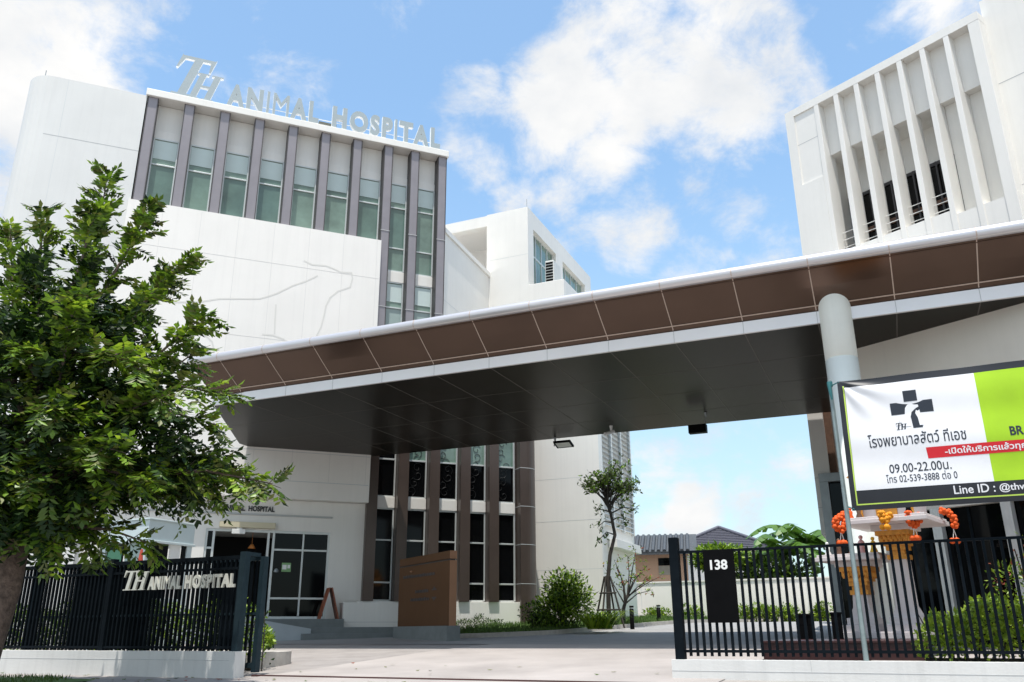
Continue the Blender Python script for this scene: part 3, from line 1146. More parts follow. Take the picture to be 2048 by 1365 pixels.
t, x, y = floodlight(1411, 826, 'black box floodlight hanging under the sky-side edge of the canopy')
mb = MB(K)
mb.box(x - .55, x + .0, y - .12, y + .12, SZ - .62, SZ - .36)
for k in range(6):
    mb.box(x - .52 + k * .09, x - .49 + k * .09, y + .12, y + .17, SZ - .6, SZ - .38)
mb.build('housing', BLACK, t, .012)
mb = MB(K)
mb.box(x - .5, x - .05, y - .13, y - .121, SZ - .58, SZ - .40)
mb.build('lens', GLASS_D, t)
t, x, y = floodlight(1110, 876, 'open framed floodlight with a white lens under the canopy near the brown pier')
mb = MB(K)
mb.add([(x + .0, y - .2, SZ - .22), (x + .62, y - .2, SZ - .22), (x + .62, y + .2, SZ - .34), (x, y + .2, SZ - .34), (x, y - .2, SZ - .16), (x + .62, y - .2, SZ - .16), (x + .62, y + .2, SZ - .28), (x, y + .2, SZ - .28)],
       [(0, 1, 2, 3), (4, 5, 6, 7), (0, 1, 5, 4), (1, 2, 6, 5), (2, 3, 7, 6), (3, 0, 4, 7)])
mb.build('housing', BLACK, t)
mb = MB(K)
mb.add([(x + .06, y - .15, SZ - .236), (x + .56, y - .15, SZ - .236), (x + .56, y + .15, SZ - .326), (x + .06, y + .15, SZ - .326)], [(0, 1, 2, 3)])
mb.build('lens', WHITEPL, t)
x, y = K.pz(1222, 852, SZ)
t = thing('security_camera', 'small white bullet security camera under the canopy edge', 'camera', K.w(x, y, SZ), K.az)
mb = MB(K)
mb.tube([(x, y, SZ), (x, y, SZ - .16)], [.06, .035], 10)
mb.build('mount', WHITEPL, t)
mb = MB(K)
mb.tube([(x + .06, y + .1, SZ - .17), (x - .16, y - .2, SZ - .30)], .055, 10)
mb.build('body', WHITEPL, t)

# ================================================================== RIGHT BUILDING
C = Frame((12.25, 28.37), -52)
RB = thing('finned_building', 'white building with tall concrete fins over a balcony, right of the canopy', 'building', C.w(2, 2, .8), C.az)
fins = [-.40 + .857 * k for k in range(8)]
mb = MB(C)
mb.box(-1.7, 5.97, .0, 2.2, 20.33, 20.65, 0)             # top beam
mb.box(-1.7, -1.32, .0, 5.0, 6.0, 20.33, 0)               # corner post
mb.box(-1.32, -.40, .05, 5.0, 17.2, 20.33, 0)             # recessed panel
mb.box(-1.32, -.40, .0, 5.0, 6.0, 17.2, 0)
mb.box(-1.32, -.42, .047, .07, 18.98, 19.0, 1)
mb.box(-.40, 5.8, .42, 2.6, 18.15, 20.33, 0)              # spandrel over the balcony
mb.box(-.40, 6.0, .05, 6.0, 6.0, 13.72, 0)                # wall below
mb.box(-.40, 4.0, .05, .28, 13.72, 13.92, 0)
x7 = fins[5] + .2
mb.box(x7, 5.97, .75, 2.6, 13.72, 18.147, 0)                # blind bays
for k in (5, 6):
    a, b = fins[k] + .2, fins[k + 1]
    mb.prism([(.06, 13.70), (.76, 13.70), (.76, 13.95)], lambda u, w, t: (t, u, w), a - .005, b + .005, 0)
mb.box(-.4, x7, 1.6, 2.6, 16.72, 18.147, 0)                 # balcony back wall over the doors
mb.box(-.4, x7, 1.6, 2.6, 13.72, 13.95, 0)
mb.box(5.94, 14.5, .50, 6, 6.0, 21.3, 0)                  # blank wall to the right
mb.box(5.98, 14.5, .497, .52, 17.9, 17.93, 1)
mb.box(5.98, 14.5, .497, .52, 14.1, 14.12, 1)
mb.build('wall', [WHITE_R, JOINT], RB)
for k, x in enumerate(fins):
    mb = MB(C)
    w_ = .19 if k < 7 else .368
    mb.box(x, x + w_, .003, .745 if k < 7 else .72, 7.0, 20.328)
    mb.build('fin', WHITE_R, RB, .012)
# balcony doors
for k in range(5):
    a, b = fins[k] + .05, fins[k + 1] + .05
    mb = MB(C)
    mb.box(a, a + .06, 1.52, 1.7, 13.96, 16.7, 0)
    mb.box(a + .06, b - .02, 1.54, 1.7, 16.58, 16.7, 0)
    mb.box(a + .06, b - .02, 1.54, 1.7, 15.0, 15.2, 1)
    if k >= 2: mb.box(a + .42, a + .50, 1.53, 1.7, 13.96, 16.58, 2)
    d_ = mb.build('balcony_door', [EDGE, TIMBER, WHITEPL], RB)
    mb = MB(C)
    mb.box(a + .06, b - .02, 1.6, 1.62, 13.96, 16.58)
    mb.build('pane', GLASS_D, d_)
    for z in (14.20, 14.50, 14.80):
        mb = MB(C)
        mb.box(fins[k] + .19, fins[k + 1], .45, .475, z, z + .022)
        mb.build('balcony_rail', WHITEPL, RB)
mb = MB(C)
mb.box(-.4, x7, .29, 1.59, 13.73, 13.80)
mb.build('balcony_floor', WHITE_R, RB)
mb = MB(C)
mb.tube([(fins[4] + .75, 1.1, 18.15), (fins[4] + .75, 1.1, 18.0)], .03, 6)
mb.ball((fins[4] + .75, 1.1, 17.95), .07)
mb.build('ceiling_camera', BLACK, RB)

# --- ground floor under the canopy
G = Frame((8.28, 19.17), -52)
GB = thing('canopy_side_building', 'beige ground floor wall over dark shopfront glass under the canopy right side', 'building', G.w(2, .5, .3), G.az)
mb = MB(G)
mb.box(-.30, 9, .0, .3, 3.12, 7.6, 0)
mb.box(-.30, 0, .3, 6.4, .2, 7.6, 0)
mb.build('wall', BEIGE, GB)
mb = MB(G)
mb.box(.0, 9, .16, .2, .25, 3.115, 0)
mb.build('shopfront_glass', GLASS_D, GB)
for px in (1868, 2013):
    x0 = G.pl(px, 1035, -.1)[0]
    mb = MB(G)
    mb.box(x0 - .09, x0 + .1, -.06, .12, .2, 3.118)
    mb.box(x0 - .05, x0 - .03, -.068, .0, .2, 3.1)
    mb.box(x0 + .04, x0 + .06, -.068, .0, .2, 3.1)
    mb.build('mullion', STEELL, GB)
mb = MB(G)
for x in frange(.4, 8.6, 7):
    mb.box(x, x + .05, .13, .158, .25, 3.1)
mb.build('shopfront_frame', FENCE, GB)
# --- entrance wing behind
EW = thing('entrance_wing', 'pale stone clad entrance wing with a grey steel portal, beyond the white column', 'building', K.w(5.6, 9.2, .5), K.az)
mb = MB(K)
y0 = 8.95
mb.box(5.22, 5.68, y0, y0 + 3.0, 3.42, 12, 0)
for z in (4.2, 5.1):
    mb.box(5.215, 5.68, y0 - .003, y0 + .02, z, z + .015, 1)
mb.build('wall', [CREAM, JOINT], EW)
mb = MB(K)
mb.box(5.68, 5.90, y0 + .25, y0 + 2.6, 3.4, 12, 0)
mb.build('brown_trim', TIMBER, EW)
mb = MB(K)
mb.box(5.90, 9, y0 + .5, y0 + 3, .4, 12)
mb.build('inner_wall', CREAM, EW)
mb = MB(K)
for x in (5.98, 6.1):
    mb.tube([(x, y0 + .3, 5.2), (x, y0 + .3, 9)], .028, 8)
mb.build('downpipe', WHITEPL, EW)
mb = MB(K)
mb.box(5.36, 8.0, y0 - .35, y0 - .05, 4.92, 5.18)
mb.box(5.36, 5.62, y0 - .35, y0 - .05, .5, 4.92)
mb.build('portal_frame', STEEL, EW, .01)
mb = MB(K)
mb.box(5.62, 8.0, y0 - .12, y0 - .06, .5, 4.92)
mb.build('portal_glass', GLASS_D, EW)

# ================================================================== FENCES
FL = Frame((-4.72, 15.25), -24.8)


def bars(mb, x0, x1, y, z0, z1, pitch, w, d, skip=None):
    n = int((x1 - x0) / pitch)
    for i in range(n + 1):
        x = x0 + i * pitch
        if skip and skip(x): continue
        zz = z1(x) if callable(z1) else z1
        mb.box(x - w / 2, x + w / 2, y - d / 2, y + d / 2, z0, zz)


LF = thing('street_fence', 'long charcoal bar fence on a white plinth, under the tree at left', 'fence', FL.w(-4, 0, 0), FL.az)
mb = MB(FL)
mb.box(-9.4, .02, -.02, .24, -.10, .40, 0)
mb.box(-9.4, -.10, -.024, .0, .255, .262, 1)
mb.build('plinth_wall', [PLINTH, JOINT], LF, .012)
mb = MB(FL)
bars(mb, -9.3, -.2, .12, .42, 1.96, .105, .034, .045)
mb.build('bar_panel', FENCE, LF)
for z0, z1 in ((1.93, 2.0), (1.76, 1.80), (.44, .48)):
    mb = MB(FL)
    mb.box(-9.3, -.13, .085, .155, z0, z1)
    mb.build('rail', FENCE, LF)
for x in (-9.3, -6.4, -3.3):
    mb = MB(FL)
    mb.box(x - .05, x + .05, .06, .18, .38 if x < -1 else .02, 2.05)
    mb.build('post', GATE if x > -1 else FENCE, LF)
# sliding gate leaf drawn back behind the fence
SGATE = thing('sliding_gate', 'dark blue grey sliding gate leaf drawn back behind the left fence end', 'gate', FL.w(-3, .5, .05), FL.az)
mb = MB(FL)
bars(mb, -5.8, -.03, .50, .16, 1.93, .105, .030, .045)
mb.build('bar_panel', FENCE, SGATE)
mb = MB(FL)
for z0, z1 in ((1.93, 2.0), (.12, .2), (1.0, 1.04)):
    mb.box(-5.9, -.02, .46, .54, z0, z1)
mb.build('rail', GATE, SGATE)
for x in (-5.9, -.46, .03):
    mb = MB(FL)
    mb.box(x - .045, x + .045, .44, .56, .05, 2.0)
    mb.build('stile', GATE, SGATE)
# gate guide post
GP = thing('gate_post', 'dark steel gate guide post with a hooked top beside the left fence end', 'post', FL.w(-.02, .3, .03), FL.az)
mb = MB(FL)
mb.box(-.15, -.03, .06, .20, .02, 2.06)
mb.build('post', GATE, GP)
mb = MB(FL)
mb.box(-.148, -.03, .201, .46, 1.99, 2.058)
mb.build('guide_arm', GATE, GP)
# fence letters
FS = thing('fence_sign', 'cream metal letters mounted on the left bar fence', 'sign', FL.w(-1.6, .05, 1.4), FL.az)
mb = MB(FL)
serif_TH(mb, 'T', -2.96, -2.64, 1.46, 1.82, .03, .04, 0, None, .26)
serif_TH(mb, 'H', -2.68, -2.36, 1.46, 1.79, .032, .04, 0, None, .26)
mb.build('logo_letters', LETTER_C, FS)
for word, a, b in (('ANIMAL', -2.26, -1.46), ('HOSPITAL', -1.36, -.20)):
    mb = MB(FL)
    put_word(mb, word, a, b, 1.455, 1.69, lambda x, z: .03, 0, None, .04, .045)
    mb.build('lettering', LETTER_C, FS)

FR = Frame((2.41, 13.38), -25.5)
RF = thing('garden_fence', 'charcoal bar fence on a pale plinth, right of the driveway', 'fence', FR.w(3, 0, .05), FR.az)
mb = MB(FR)
mb.box(-.07, 12, -.03, .20, -.12, .29, 0)
mb.box(-.07, 12, -.034, -.0, .135, .142, 1)
mb.box(1.9, 1.906, -.033, .0, .145, .29, 1)
mb.build('plinth_wall', [PLINTH, JOINT], RF, .012)
mb = MB(FR)
bars(mb, .20, 11.9, .10, .335, lambda x: 1.83, .1045, .038, .036)
mb.build('bar_panel', FENCE, RF)
for z0, z1 in ((1.82, 1.855), (.385, .425)):
    mb = MB(FR)
    mb.box(.10, 11.9, .075, .125, z0, z1)
    mb.build('rail', FENCE, RF)
mb = MB(FR)
mb.box(-.02, .12, .02, .16, .29, 2.06)
mb.build('post', FENCE, RF, .008)
# number plate
NP = thing('number_plate', 'tall black plate with white house number 138 on the right fence', 'sign', FR.w(.72, .05, .8), FR.az)
mb = MB(FR)
mb.box(.50, .96, .035, .072, .80, 1.85)
mb.build('plate', BLACK, NP, .006)
mb = MB(FR)
put_text(mb, '138', .60, .86, 1.555, 1.70, lambda x, z: .031, 0, None, .006, .03)
mb.build('numerals', WHITEPL, NP)

# ------------------------------------------------------------------ banner
BY = -.10
BAN = thing('banner', 'white and lime green vinyl banner with Thai writing tied above the right fence', 'banner', FR.w(4, BY, 2.2), FR.az)
bl = FR.pl(1674, 764, BY)
x0b, z1b = bl
zt = lambda x: z1b - .03 * math.sin(min(1, max(0, (x - x0b) / 3.2)) * math.pi)
zb0 = FR.pl(1703, 1022, BY)[1]
x1b = x0b + 5.6


def wr(x, z):
    u, v = x - x0b, (z1b - z)
    r_ = math.hypot(u, v)
    th = math.atan2(v, max(u, 1e-3))
    a = .014 * math.sin(th * 11 + .6) * math.exp(-((r_ - .40) / .38) ** 2)
    b = .012 * math.sin(u * 2.3 + 1.2 * v) + .008 * math.sin(z * 9 + u * .7)
    top = .014 * math.sin(u * 5 - .5) * math.exp(-v * 2.2)
    return BY + a + b + top - .03 * math.sin(min(1, max(0, v / (z1b - zb0))) * math.pi)


def sheet(mb, quad, nx, nz, off, mt):
    """quad: TL, TR, BR, BL in (x,z)"""
    v, f = [], []
    for j in range(nz + 1):
        for i in range(nx + 1):
            a, b = i / nx, j / nz
            T = Vector(quad[0]).lerp(Vector(quad[1]), a)
            Bm = Vector(quad[3]).lerp(Vector(quad[2]), a)
            p = T.lerp(Bm, b)
            v.append((p.x, wr(p.x, p.y) - off, p.y))
    for j in range(nz):
        for i in range(nx):
            k = j * (nx + 1) + i
            f.append((k, k + 1, k + nx + 2, k + nx + 1))
    mb.add(v, f, mt, True)


P_ = lambda a, b: FR.pl(a, b, BY - .02)
mb = MB(FR)
sheet(mb, [(x0b, z1b), (x1b, z1b - .02), (x1b, zb0), (x0b - .03, zb0)], 200, 90, 0, 0)
lx0, lz1 = P_(1685.5, 773)
lx0b, lz0 = P_(1714, 1011)
sheet(mb, [(lx0 - .005, lz1), (lx0 + .013, lz1), (lx0b + .013, lz0), (lx0b - .005, lz0)], 1, 90, .002, 3)
sheet(mb, [(lx0b, lz0 + .018), (x1b - .06, lz0 + .018), (x1b - .06, lz0), (lx0b, lz0)], 200, 1, .002, 3)
zs_ = P_(1712, 982)[1]
ztw = P_(1800, 763)[1]
gx1, gx0 = P_(1949, 757)[0], P_(1988, 960)[0]
sheet(mb, [(lx0 + .018, ztw - .0), (gx1, ztw), (gx0, zs_), (lx0b + .018, zs_)], 100, 80, .0025, 1)
sheet(mb, [(gx1, ztw), (x1b - .08, ztw), (x1b - .08, zs_), (gx0, zs_)], 130, 80, .0026, 2)
sx0, sz1 = P_(1851.7, 896)
sz0 = P_(1854, 918)[1]
sheet(mb, [(sx0, sz1), (x1b - .7, sz1), (x1b - .7, sz0), (sx0 + .01, sz0)], 120, 8, .0045, 4)
mb.build('cloth', [B_BLACK, B_WHITE, B_GREEN, B_LIME, B_RED], BAN)


def btext(mb, body, pa, pb, zt_px, mt, bold=.0, off=.0055):
    """pa, pb: baseline left and right photo points; zt_px: photo point of the letter top"""
    xa, za = P_(*pa)
    xb, zb = P_(*pb)
    h = P_(*zt_px)[1] - za
    z_ = (za + zb) / 2
    put_text(mb, body, xa, xb, z_, z_ + h, lambda x, z: wr(x, z) - off, mt, None, 0, bold)


mb = MB(FR)
btext(mb, 'โรงพยาบาลสัตว์ ทีเอช', (1738, 896), (1934, 881), (1738, 870), 0, .008)
mb.build('lettering', [B_NAVY, B_WHITE], BAN)
mb = MB(FR)
btext(mb, '09.00-22.00น.', (1780, 947), (1904, 939), (1780, 929), 0, .006)
mb.build('lettering', [B_NAVY, B_WHITE], BAN)
mb = MB(FR)
btext(mb, 'โทร 02-539-3888 ต่อ 0', (1774, 967), (1916, 957), (1774, 950), 0, .004)
mb.build('lettering', [B_NAVY, B_WHITE], BAN)
mb = MB(FR)
btext(mb, 'Line ID :', (1909, 989), (1992, 984), (1909, 972), 1, .012)
mb.build('lettering', [B_NAVY, B_WHITE], BAN)
mb = MB(FR)
btext(mb, '@thv', (2001, 986), (2051, 982), (2001, 968), 1, .012)
mb.build('lettering', [B_NAVY, B_WHITE], BAN)
mb = MB(FR)
xa, za = P_(2021, 872)
put_text(mb, 'BR', xa, P_(2049, 870)[0], za, za + .125, lambda x, z: wr(x, z) - .0055, 0, None, 0, .03)
mb.build('lettering', [B_NAVY, B_WHITE], BAN)
mb = MB(FR)
xa, za = P_(1891, 911)
put_text(mb, '-เปิดให้บริการแล้วทุก', xa, P_(2054, 895)[0], sz0 + .012, sz1 - .022, lambda x, z: wr(x, z) - .0075, 1, None, 0, .02)
mb.build('lettering', [B_NAVY, B_WHITE], BAN)
mb = MB(FR)
cxx, czz = P_(1823, 815)
ar, th_ = .275, .088


def flat(poly, off, mt):
    mb.add([(cxx + a, wr(cxx + a, czz + b) - off, czz + b) for a, b in poly], [tuple(range(len(poly)))], mt)


flat([(-th_, th_), (-th_, ar * .9), (th_, ar * .9), (th_, th_)], .0055, 0)
flat([(-ar, -th_), (-ar, th_), (ar, th_), (ar, -th_)], .0055, 0)
flat([(-th_ * .2, -ar * 1.1), (-th_ * .35, -th_), (th_ * 1.1, -th_), (th_ * 1.2, -ar * 1.1)], .0055, 0)
# white sitting dog with a cat at its chest, cut out of the cross
flat([(-.19, -.15), (-.10, -.09), (-.085, .0), (-.05, .045), (.0, .055), (.035, .035), (.085, .03), (.09, .0), (.05, -.02), (.03, -.035), (-.01, -.07), (-.035, -.15), (-.04, -.27), (-.16, -.27)], .0075, 1)
flat([(.035, -.09), (.05, -.045), (.07, -.06), (.095, -.045), (.10, -.09), (.12, -.16), (.12, -.27), (.07, -.27), (.06, -.16)], .0075, 1)
xa, za = P_(1791, 861)
serif_TH(mb, 'T', xa, xa + .075, za, za + .10, wr(xa, za) - .008, .003, 0, None, .2)
serif_TH(mb, 'H', xa + .07, xa + .14, za, za + .08, wr(xa, za) - .008, .003, 0, None, .2)
mb.build('emblem', [B_NAVY, B_WHITE], BAN)
BP = None
for px, lab in ((1668, 'thin grey steel banner pole at the left edge of the banner'), (2500, None)):
    if lab is None: break
    xp, zp = FR.pl(1667, 765, -.02)
    xq, zq = FR.pl(1731, 1315, -.02)
    BP = thing('banner_pole', lab, 'pole', FR.w(xq, -.0, .3), FR.az)
    mb = MB(FR)
    mb.tube([(xq, .06, .29), (xq, .06, 2.0), (xq, .06, 2.9), (xq, .06, 4.26)], [.036, .034, .03, .03], 12)
    mb.build('tube', POLE, BP)
    mb = MB(FR)
    mb.tube([(xq, .06, 4.16), (xq, .06, 4.24)], .04, 10)
    mb.tube([(xq - .01, .02, 4.22), (xq, -.0, 4.05), (xq + .01, .0, 3.95)], [.03, .024, .012], 6)
    mb.tube([(xq + .03, .05, 4.18), (x0b + .02, BY - .01, z1b - .01)], .01, 5)
    mb.tube([(xq + .035, .03, 2.36), (x0b, BY, zb0 + .02)], .01, 5)
    mb.build('strap', TEAL, BP)
PX = xq
p2 = copy_thing(BP, FR.w(PX + 5.78, 0, .3), None, 'grey steel banner pole at the far right end of the banner')

# ================================================================== PLANTING HELPERS
def shrub(name, label, cat, center, rad, n, ll, lw, mats, group=None, stems=6, up=.6, lumps=7, shell=.45):
    c = Vector(center)
    g = gz(c.x, c.y)
    base = Vector((c.x, c.y, min(g, c.z - rad[2])))
    t = thing(name, label, cat, base, 0, group)
    mb = MB()
    for k in range(stems):
        v = rv()
        e = c + Vector((v.x * rad[0] * .6, v.y * rad[1] * .6, abs(v.z) * rad[2] * .5))
        b = base + Vector((v.x * .12, v.y * .12, -.02))
        mb.tube([b, b.lerp(e, .5) + rv(.05), e], [.022, .016, .008], 5)
    mb.build('stems', BARK_D, t)
    mb = MB()
    for k in range(lumps):
        v = rv()
        cc = c + Vector((v.x * rad[0] * .5, v.y * rad[1] * .5, v.z * rad[2] * .5))
        f = rng.uniform(.45, .7)
        leaf_blob(mb, cc, (rad[0] * f, rad[1] * f, rad[2] * f), n // lumps, ll, lw, mats, up, shell)
    mb.build('leaves', LEAFSET, t, recalc=False)
    return t


LEAFB = mat('leaf_browned', (.13, .15, .03), .5, var=.3, scale=3, transl=.25)
LEAFSET = [LEAF1, LEAF2, LEAF3, LEAFY, LEAFR, LEAFO, LEAFB]


def hedge(name, label, fr, x0, x1, y0, y1, z0, z1, n, ll, lw, mats):
    t = thing(name, label, 'hedge', fr.w((x0 + x1) / 2, (y0 + y1) / 2, z0), fr.az)
    mb = MB(fr)
    k = x0 + .15
    while k < x1:
        yy = (y0 + y1) / 2 + rng.uniform(-.02, .02)
        mb.tube([(k, yy, z0 - .02), (k + rng.uniform(-.1, .1), yy, (z0 + z1) / 2), (k + rng.uniform(-.2, .2), yy, z1 - .1)], [.015, .012, .006], 5)
        k += .3
    mb.tube([(x0 + .1, (y0 + y1) / 2, z0 + .01), (x1 - .1, (y0 + y1) / 2, z0 + .01)], .03, 5)
    mb.build('stems', BARK_D, t)
    mb = MB(fr)
    for _ in range(n):
        x = rng.uniform(x0, x1)
        y = rng.uniform(y0, y1)
        top = z1 + .10 * math.sin(x * 3.1) + .06 * math.sin(x * 7.7 + 1)
        z = z0 + (top - z0) * (rng.random() ** .6)
        e = min(x - x0, x1 - x) / .3
        if e < 1 and z > z0 + (top - z0) * (.5 + .5 * e): continue
        d = rv(.9) + Vector((0, -.35, .35))
        leaf(mb, Vector((x, y, z)), d, Vector((0, -.4, 1)) + rv(.7), ll * rng.uniform(.7, 1.3), lw * rng.uniform(.8, 1.2), rng.choice(mats))
    mb.build('leaves', LEAFSET, t, recalc=False)
    return t


# ------------------------------------------------------------------ big street tree
TREE = thing('street_tree', 'large leafy street tree with feathery bright green leaves at the left edge', 'tree', (-8.15, 13.5, gz(-8.15, 13.5)), 0)
TY = 13.5
mb = MB()
tb = at(-62, 1360, TY)
tp = [Vector((tb.x, TY, gz(tb.x, TY) - .1)), at(-28, 1280, TY), at(8, 1180, TY), at(30, 1080, TY), at(38, 980, TY), at(60, 860, TY), at(85, 740, TY)]
mb.tube(tp, [.31, .26, .235, .22, .20, .15, .11], 14)
limbs = [((215, 352), .2), ((190, 420), -.4), ((300, 425), .6), ((372, 515), .3), ((410, 630), -.3), ((396, 700), .9), ((462, 790), -.5), ((430, 850), .6), ((545, 968), -.6), ((20, 455), .3), ((90, 420), .9),
         ((440, 930), 1.0), ((470, 960), .2), ((300, 960), -1.2), ((300, 975), .8), ((292, 1085), -.2), ((110, 1090), -.8), ((180, 1100), .4), ((330, 790), -1.3), ((230, 900), -1.6), ((120, 820), -1.7), ((-60, 600), -.6), ((-120, 760), .3), ((-80, 900), -1.),
         ((260, 620), 1.2), ((150, 600), -1.2), ((50, 700), -1.4), ((425, 985), .2), ((60, 960), -1.4), ((330, 560), 1.0), ((280, 740), -1.4), ((70, 560), .2)]
PATHS = []
for (tx, ty), dy in limbs:
    e = at(tx, ty, TY + dy)
    k = rng.choice((3, 4, 5, 5, 6)) if ty < 900 else rng.choice((3, 4))
    st_ = tp[k]
    m1 = st_.lerp(e, .4) + Vector((0, 0, .25)) + rv(.12)
    m2 = st_.lerp(e, .75) + Vector((0, 0, .20)) + rv(.10)
    PATHS.append([st_, m1, m2, e])
    mb.tube([st_, m1, m2, e], [.07, .045, .024, .008], 6)
TREE_WOOD = mb
lf = MB()
TM_B, TM_M, TM_SHADE = [1, 1, 3, 0, 6], [0, 1, 0, 2, 6], [2, 2, 0, 2]


def bez(P, t):
    n = len(P) - 1
    f = min(int(t * n), n - 1)
    return P[f].lerp(P[f + 1], t * n - f), (P[f + 1] - P[f]).normalized()


for P in PATHS:
    L_ = sum((b - a).length for a, b in zip(P, P[1:]))
    n = int(9 + 8 * L_)
    for i in range(n):
        t = .30 + .70 * i / (n - 1)
        q, d = bez(P, t)
        dirv = d * .8 + rv(.75) + Vector((0, 0, .05))
        TREE_WOOD.tube([q, q + dirv.normalized() * .25], [.008, .004], 3) if rng.random() < .5 else None
        spray(lf, q, dirv, rng.uniform(.32, .52) * (1.0 if t < .9 else .85), rng.choice((6, 7, 8)), .075, .16, TM_M if rng.random() < .45 else TM_B, .30)
# fill sprays through the crown, mostly dark leaves: inner shade put into colour
blobs = [(150, 640, 78, .8), (70, 680, 100, 1.0), (60, 790, 120, 1.4), (180, 785, 112, 1.4), (275, 800, 66, .9), (110, 910, 118, 1.5), (250, 905, 98, 1.5), (345, 885, 55, .8),
         (360, 950, 46, .7), (50, 1000, 90, 1.2), (215, 965, 62, 1.0), (150, 545, 42, .5), (-60, 700, 140, 1.4), (-70, 890, 150, 1.4), (215, 640, 50, .6), (250, 690, 50, .8),
         (55, 1050, 60, .9), (115, 1075, 34, .6), (320, 985, 36, .6), (395, 995, 26, .5), (10, 1040, 60, .9), (-50, 1000, 90, 1.0), (430, 935, 34, .6), (150, 1000, 50, 1.0), (70, 560, 40, .5)]
tot = sum(b[2] ** 2 for b in blobs)
for bx, by, br, bd in blobs:
    br *= .80
    by -= 18 if by > 930 else 0
    n = int(2900 * br * br / tot)
    for _ in range(n):
        th, k = rng.uniform(0, 6.283), math.sqrt(rng.random())
        q = at(bx + br * k * math.cos(th), by + br * k * math.sin(th), TY + rng.uniform(-bd, bd))
        c0 = at(120, 850, TY)
        out_ = (q - c0).normalized()
        spray(lf, q, out_ * .6 + rv(.8) + Vector((0, 0, -.05)), rng.uniform(.30, .5), rng.choice((5, 6, 7, 8)), .072, .155, TM_SHADE if rng.random() < .84 else TM_M, .30)
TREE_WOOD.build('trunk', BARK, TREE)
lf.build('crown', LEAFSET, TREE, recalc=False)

# ------------------------------------------------------------------ hedges and shrubs
hedge('clipped_hedge', 'dark green hedge behind the left street fence', FL, -8.5, -.55, .95, 1.75, .05, 1.22, 6500, .10, .05, [0, 1, 0, 2, 3])
hedge('bright_hedge', 'bright lime green hedge behind the right fence near the shrine', FR, 3.25, 7.5, .32, 1.1, .28, 1.02, 6200, .085, .055, [3, 3, 3, 1, 3, 3])
c_ = FR.w(5.0, 1.35)
shrub('red_tip_shrub', 'tall shrub with reddish young tips in front of dark shopfront glass', 'shrub', (c_.x, c_.y, 1.55), (.85, .35, .62), 900, .075, .035, [1, 3, 0, 3, 1, 4], None, 7)
mb = MB(FR)
# ------------------------------------------------------------------ kerbed plant bed by the gate
bed = thing('kerbed_planter', 'rounded concrete kerb bed by the sliding gate end', 'planter', B.w(-.8, 1.6, .05), B.az)
mb = MB(B)
po, pi_ = [], []
xr = B.pz(567, 1304, .12)
for k in range(0, 19):
    th = R(-90 + 10 * k)
    po.append((-1.80 + .85 * math.cos(th), 2.15 + 1.15 * math.sin(th)))
    pi_.append((-1.80 + .70 * math.cos(th), 2.15 + 1.0 * math.sin(th)))
ring = [(-6, 1.0)] + po + [(-6, 3.3)]
ri = [(-6, 1.15)] + pi_ + [(-6, 3.15)]
mb.plan(ring, -.02, .34, 0)
mb.build('kerb', KERB, bed, .02)
mb = MB(B)
mb.plan(ri, .2, .33, 0)
mb.build('soil', SOIL, bed)
c_ = B.w(-1.12, 2.0)
shrub('small_shrub', 'small round bright shrub in the kerbed bed beside the gate', 'shrub', (c_.x, c_.y, .60), (.25, .22, .22), 520, .075, .04, [3, 1, 3, 1], None, 4, .8, 5)

# lawn, kerb and plants in front of the hospital
kp = [(-2.3, 27.9), (-.6, 28.5), (1.3, 29.6), (3.3, 32.3), (5.4, 35.2), (7.6, 38.0), (10.5, 40.6)]
mb = MB()
for (x0, y0), (x1, y1) in zip(kp, kp[1:]):
    d = Vector((x1 - x0, y1 - y0, 0)).normalized()
    n = Vector((-d.y, d.x, 0)) * .14
    za, zb = gz(x0, y0), gz(x1, y1)
    v = [(x0, y0, za - .05), (x1, y1, zb - .05), (x1 + n.x, y1 + n.y, zb - .05), (x0 + n.x, y0 + n.y, za - .05)]
    v += [(a, b, c + .17) for a, b, c in v]
    mb.add(v, [(0, 1, 5, 4), (1, 2, 6, 5), (2, 3, 7, 6), (3, 0, 4, 7), (4, 5, 6, 7)])
struct('lawn_kerb', mb, KERB)
mb = MB()
lawn = []
back = [(-1.2, 33.6), (1.2, 34.8), (2.4, 35.2), (4.6, 38), (6.0, 41), (7.6, 44), (11, 45)]
N_ = 6
for j in range(N_ + 1):
    for (a, b), (c, d) in zip(kp, back):
        x, y = a + (c - a) * j / N_, b + .13 + (d - b - .13) * j / N_
        lawn.append((x, y, gz(x, y) + .09 + .10 * math.sin(math.pi * .5 * j / N_)))
w_ = len(kp)
mb.add(lawn, [(j * w_ + i, j * w_ + i + 1, (j + 1) * w_ + i + 1, (j + 1) * w_ + i) for j in range(N_) for i in range(w_ - 1)])
for _ in range(9000):
    i = rng.random() * (w_ - 1.001)
    j = rng.random() ** 1.5 * N_ * .999
    i0, j0 = int(i), int(j)
    a = Vector(lawn[j0 * w_ + i0]).lerp(Vector(lawn[j0 * w_ + i0 + 1]), i - i0)
    b = Vector(lawn[(j0 + 1) * w_ + i0]).lerp(Vector(lawn[(j0 + 1) * w_ + i0 + 1]), i - i0)
    p = a.lerp(b, j - j0)
    leaf(mb, p, Vector((rng.uniform(-.6, .6), rng.uniform(-.6, .6), 1)), rv(), rng.uniform(.08, .2), .022, 0)
struct('lawn', mb, GRASS, 'stuff')
hedge('low_hedge', 'low dark clipped hedge along the hospital plinth behind the brown sign', A, 3.3, 7.7, -.55, .05, .6, 1.15, 3600, .07, .035, [0, 2, 2, 0])
c_ = at(1118, 1175, 31.0)
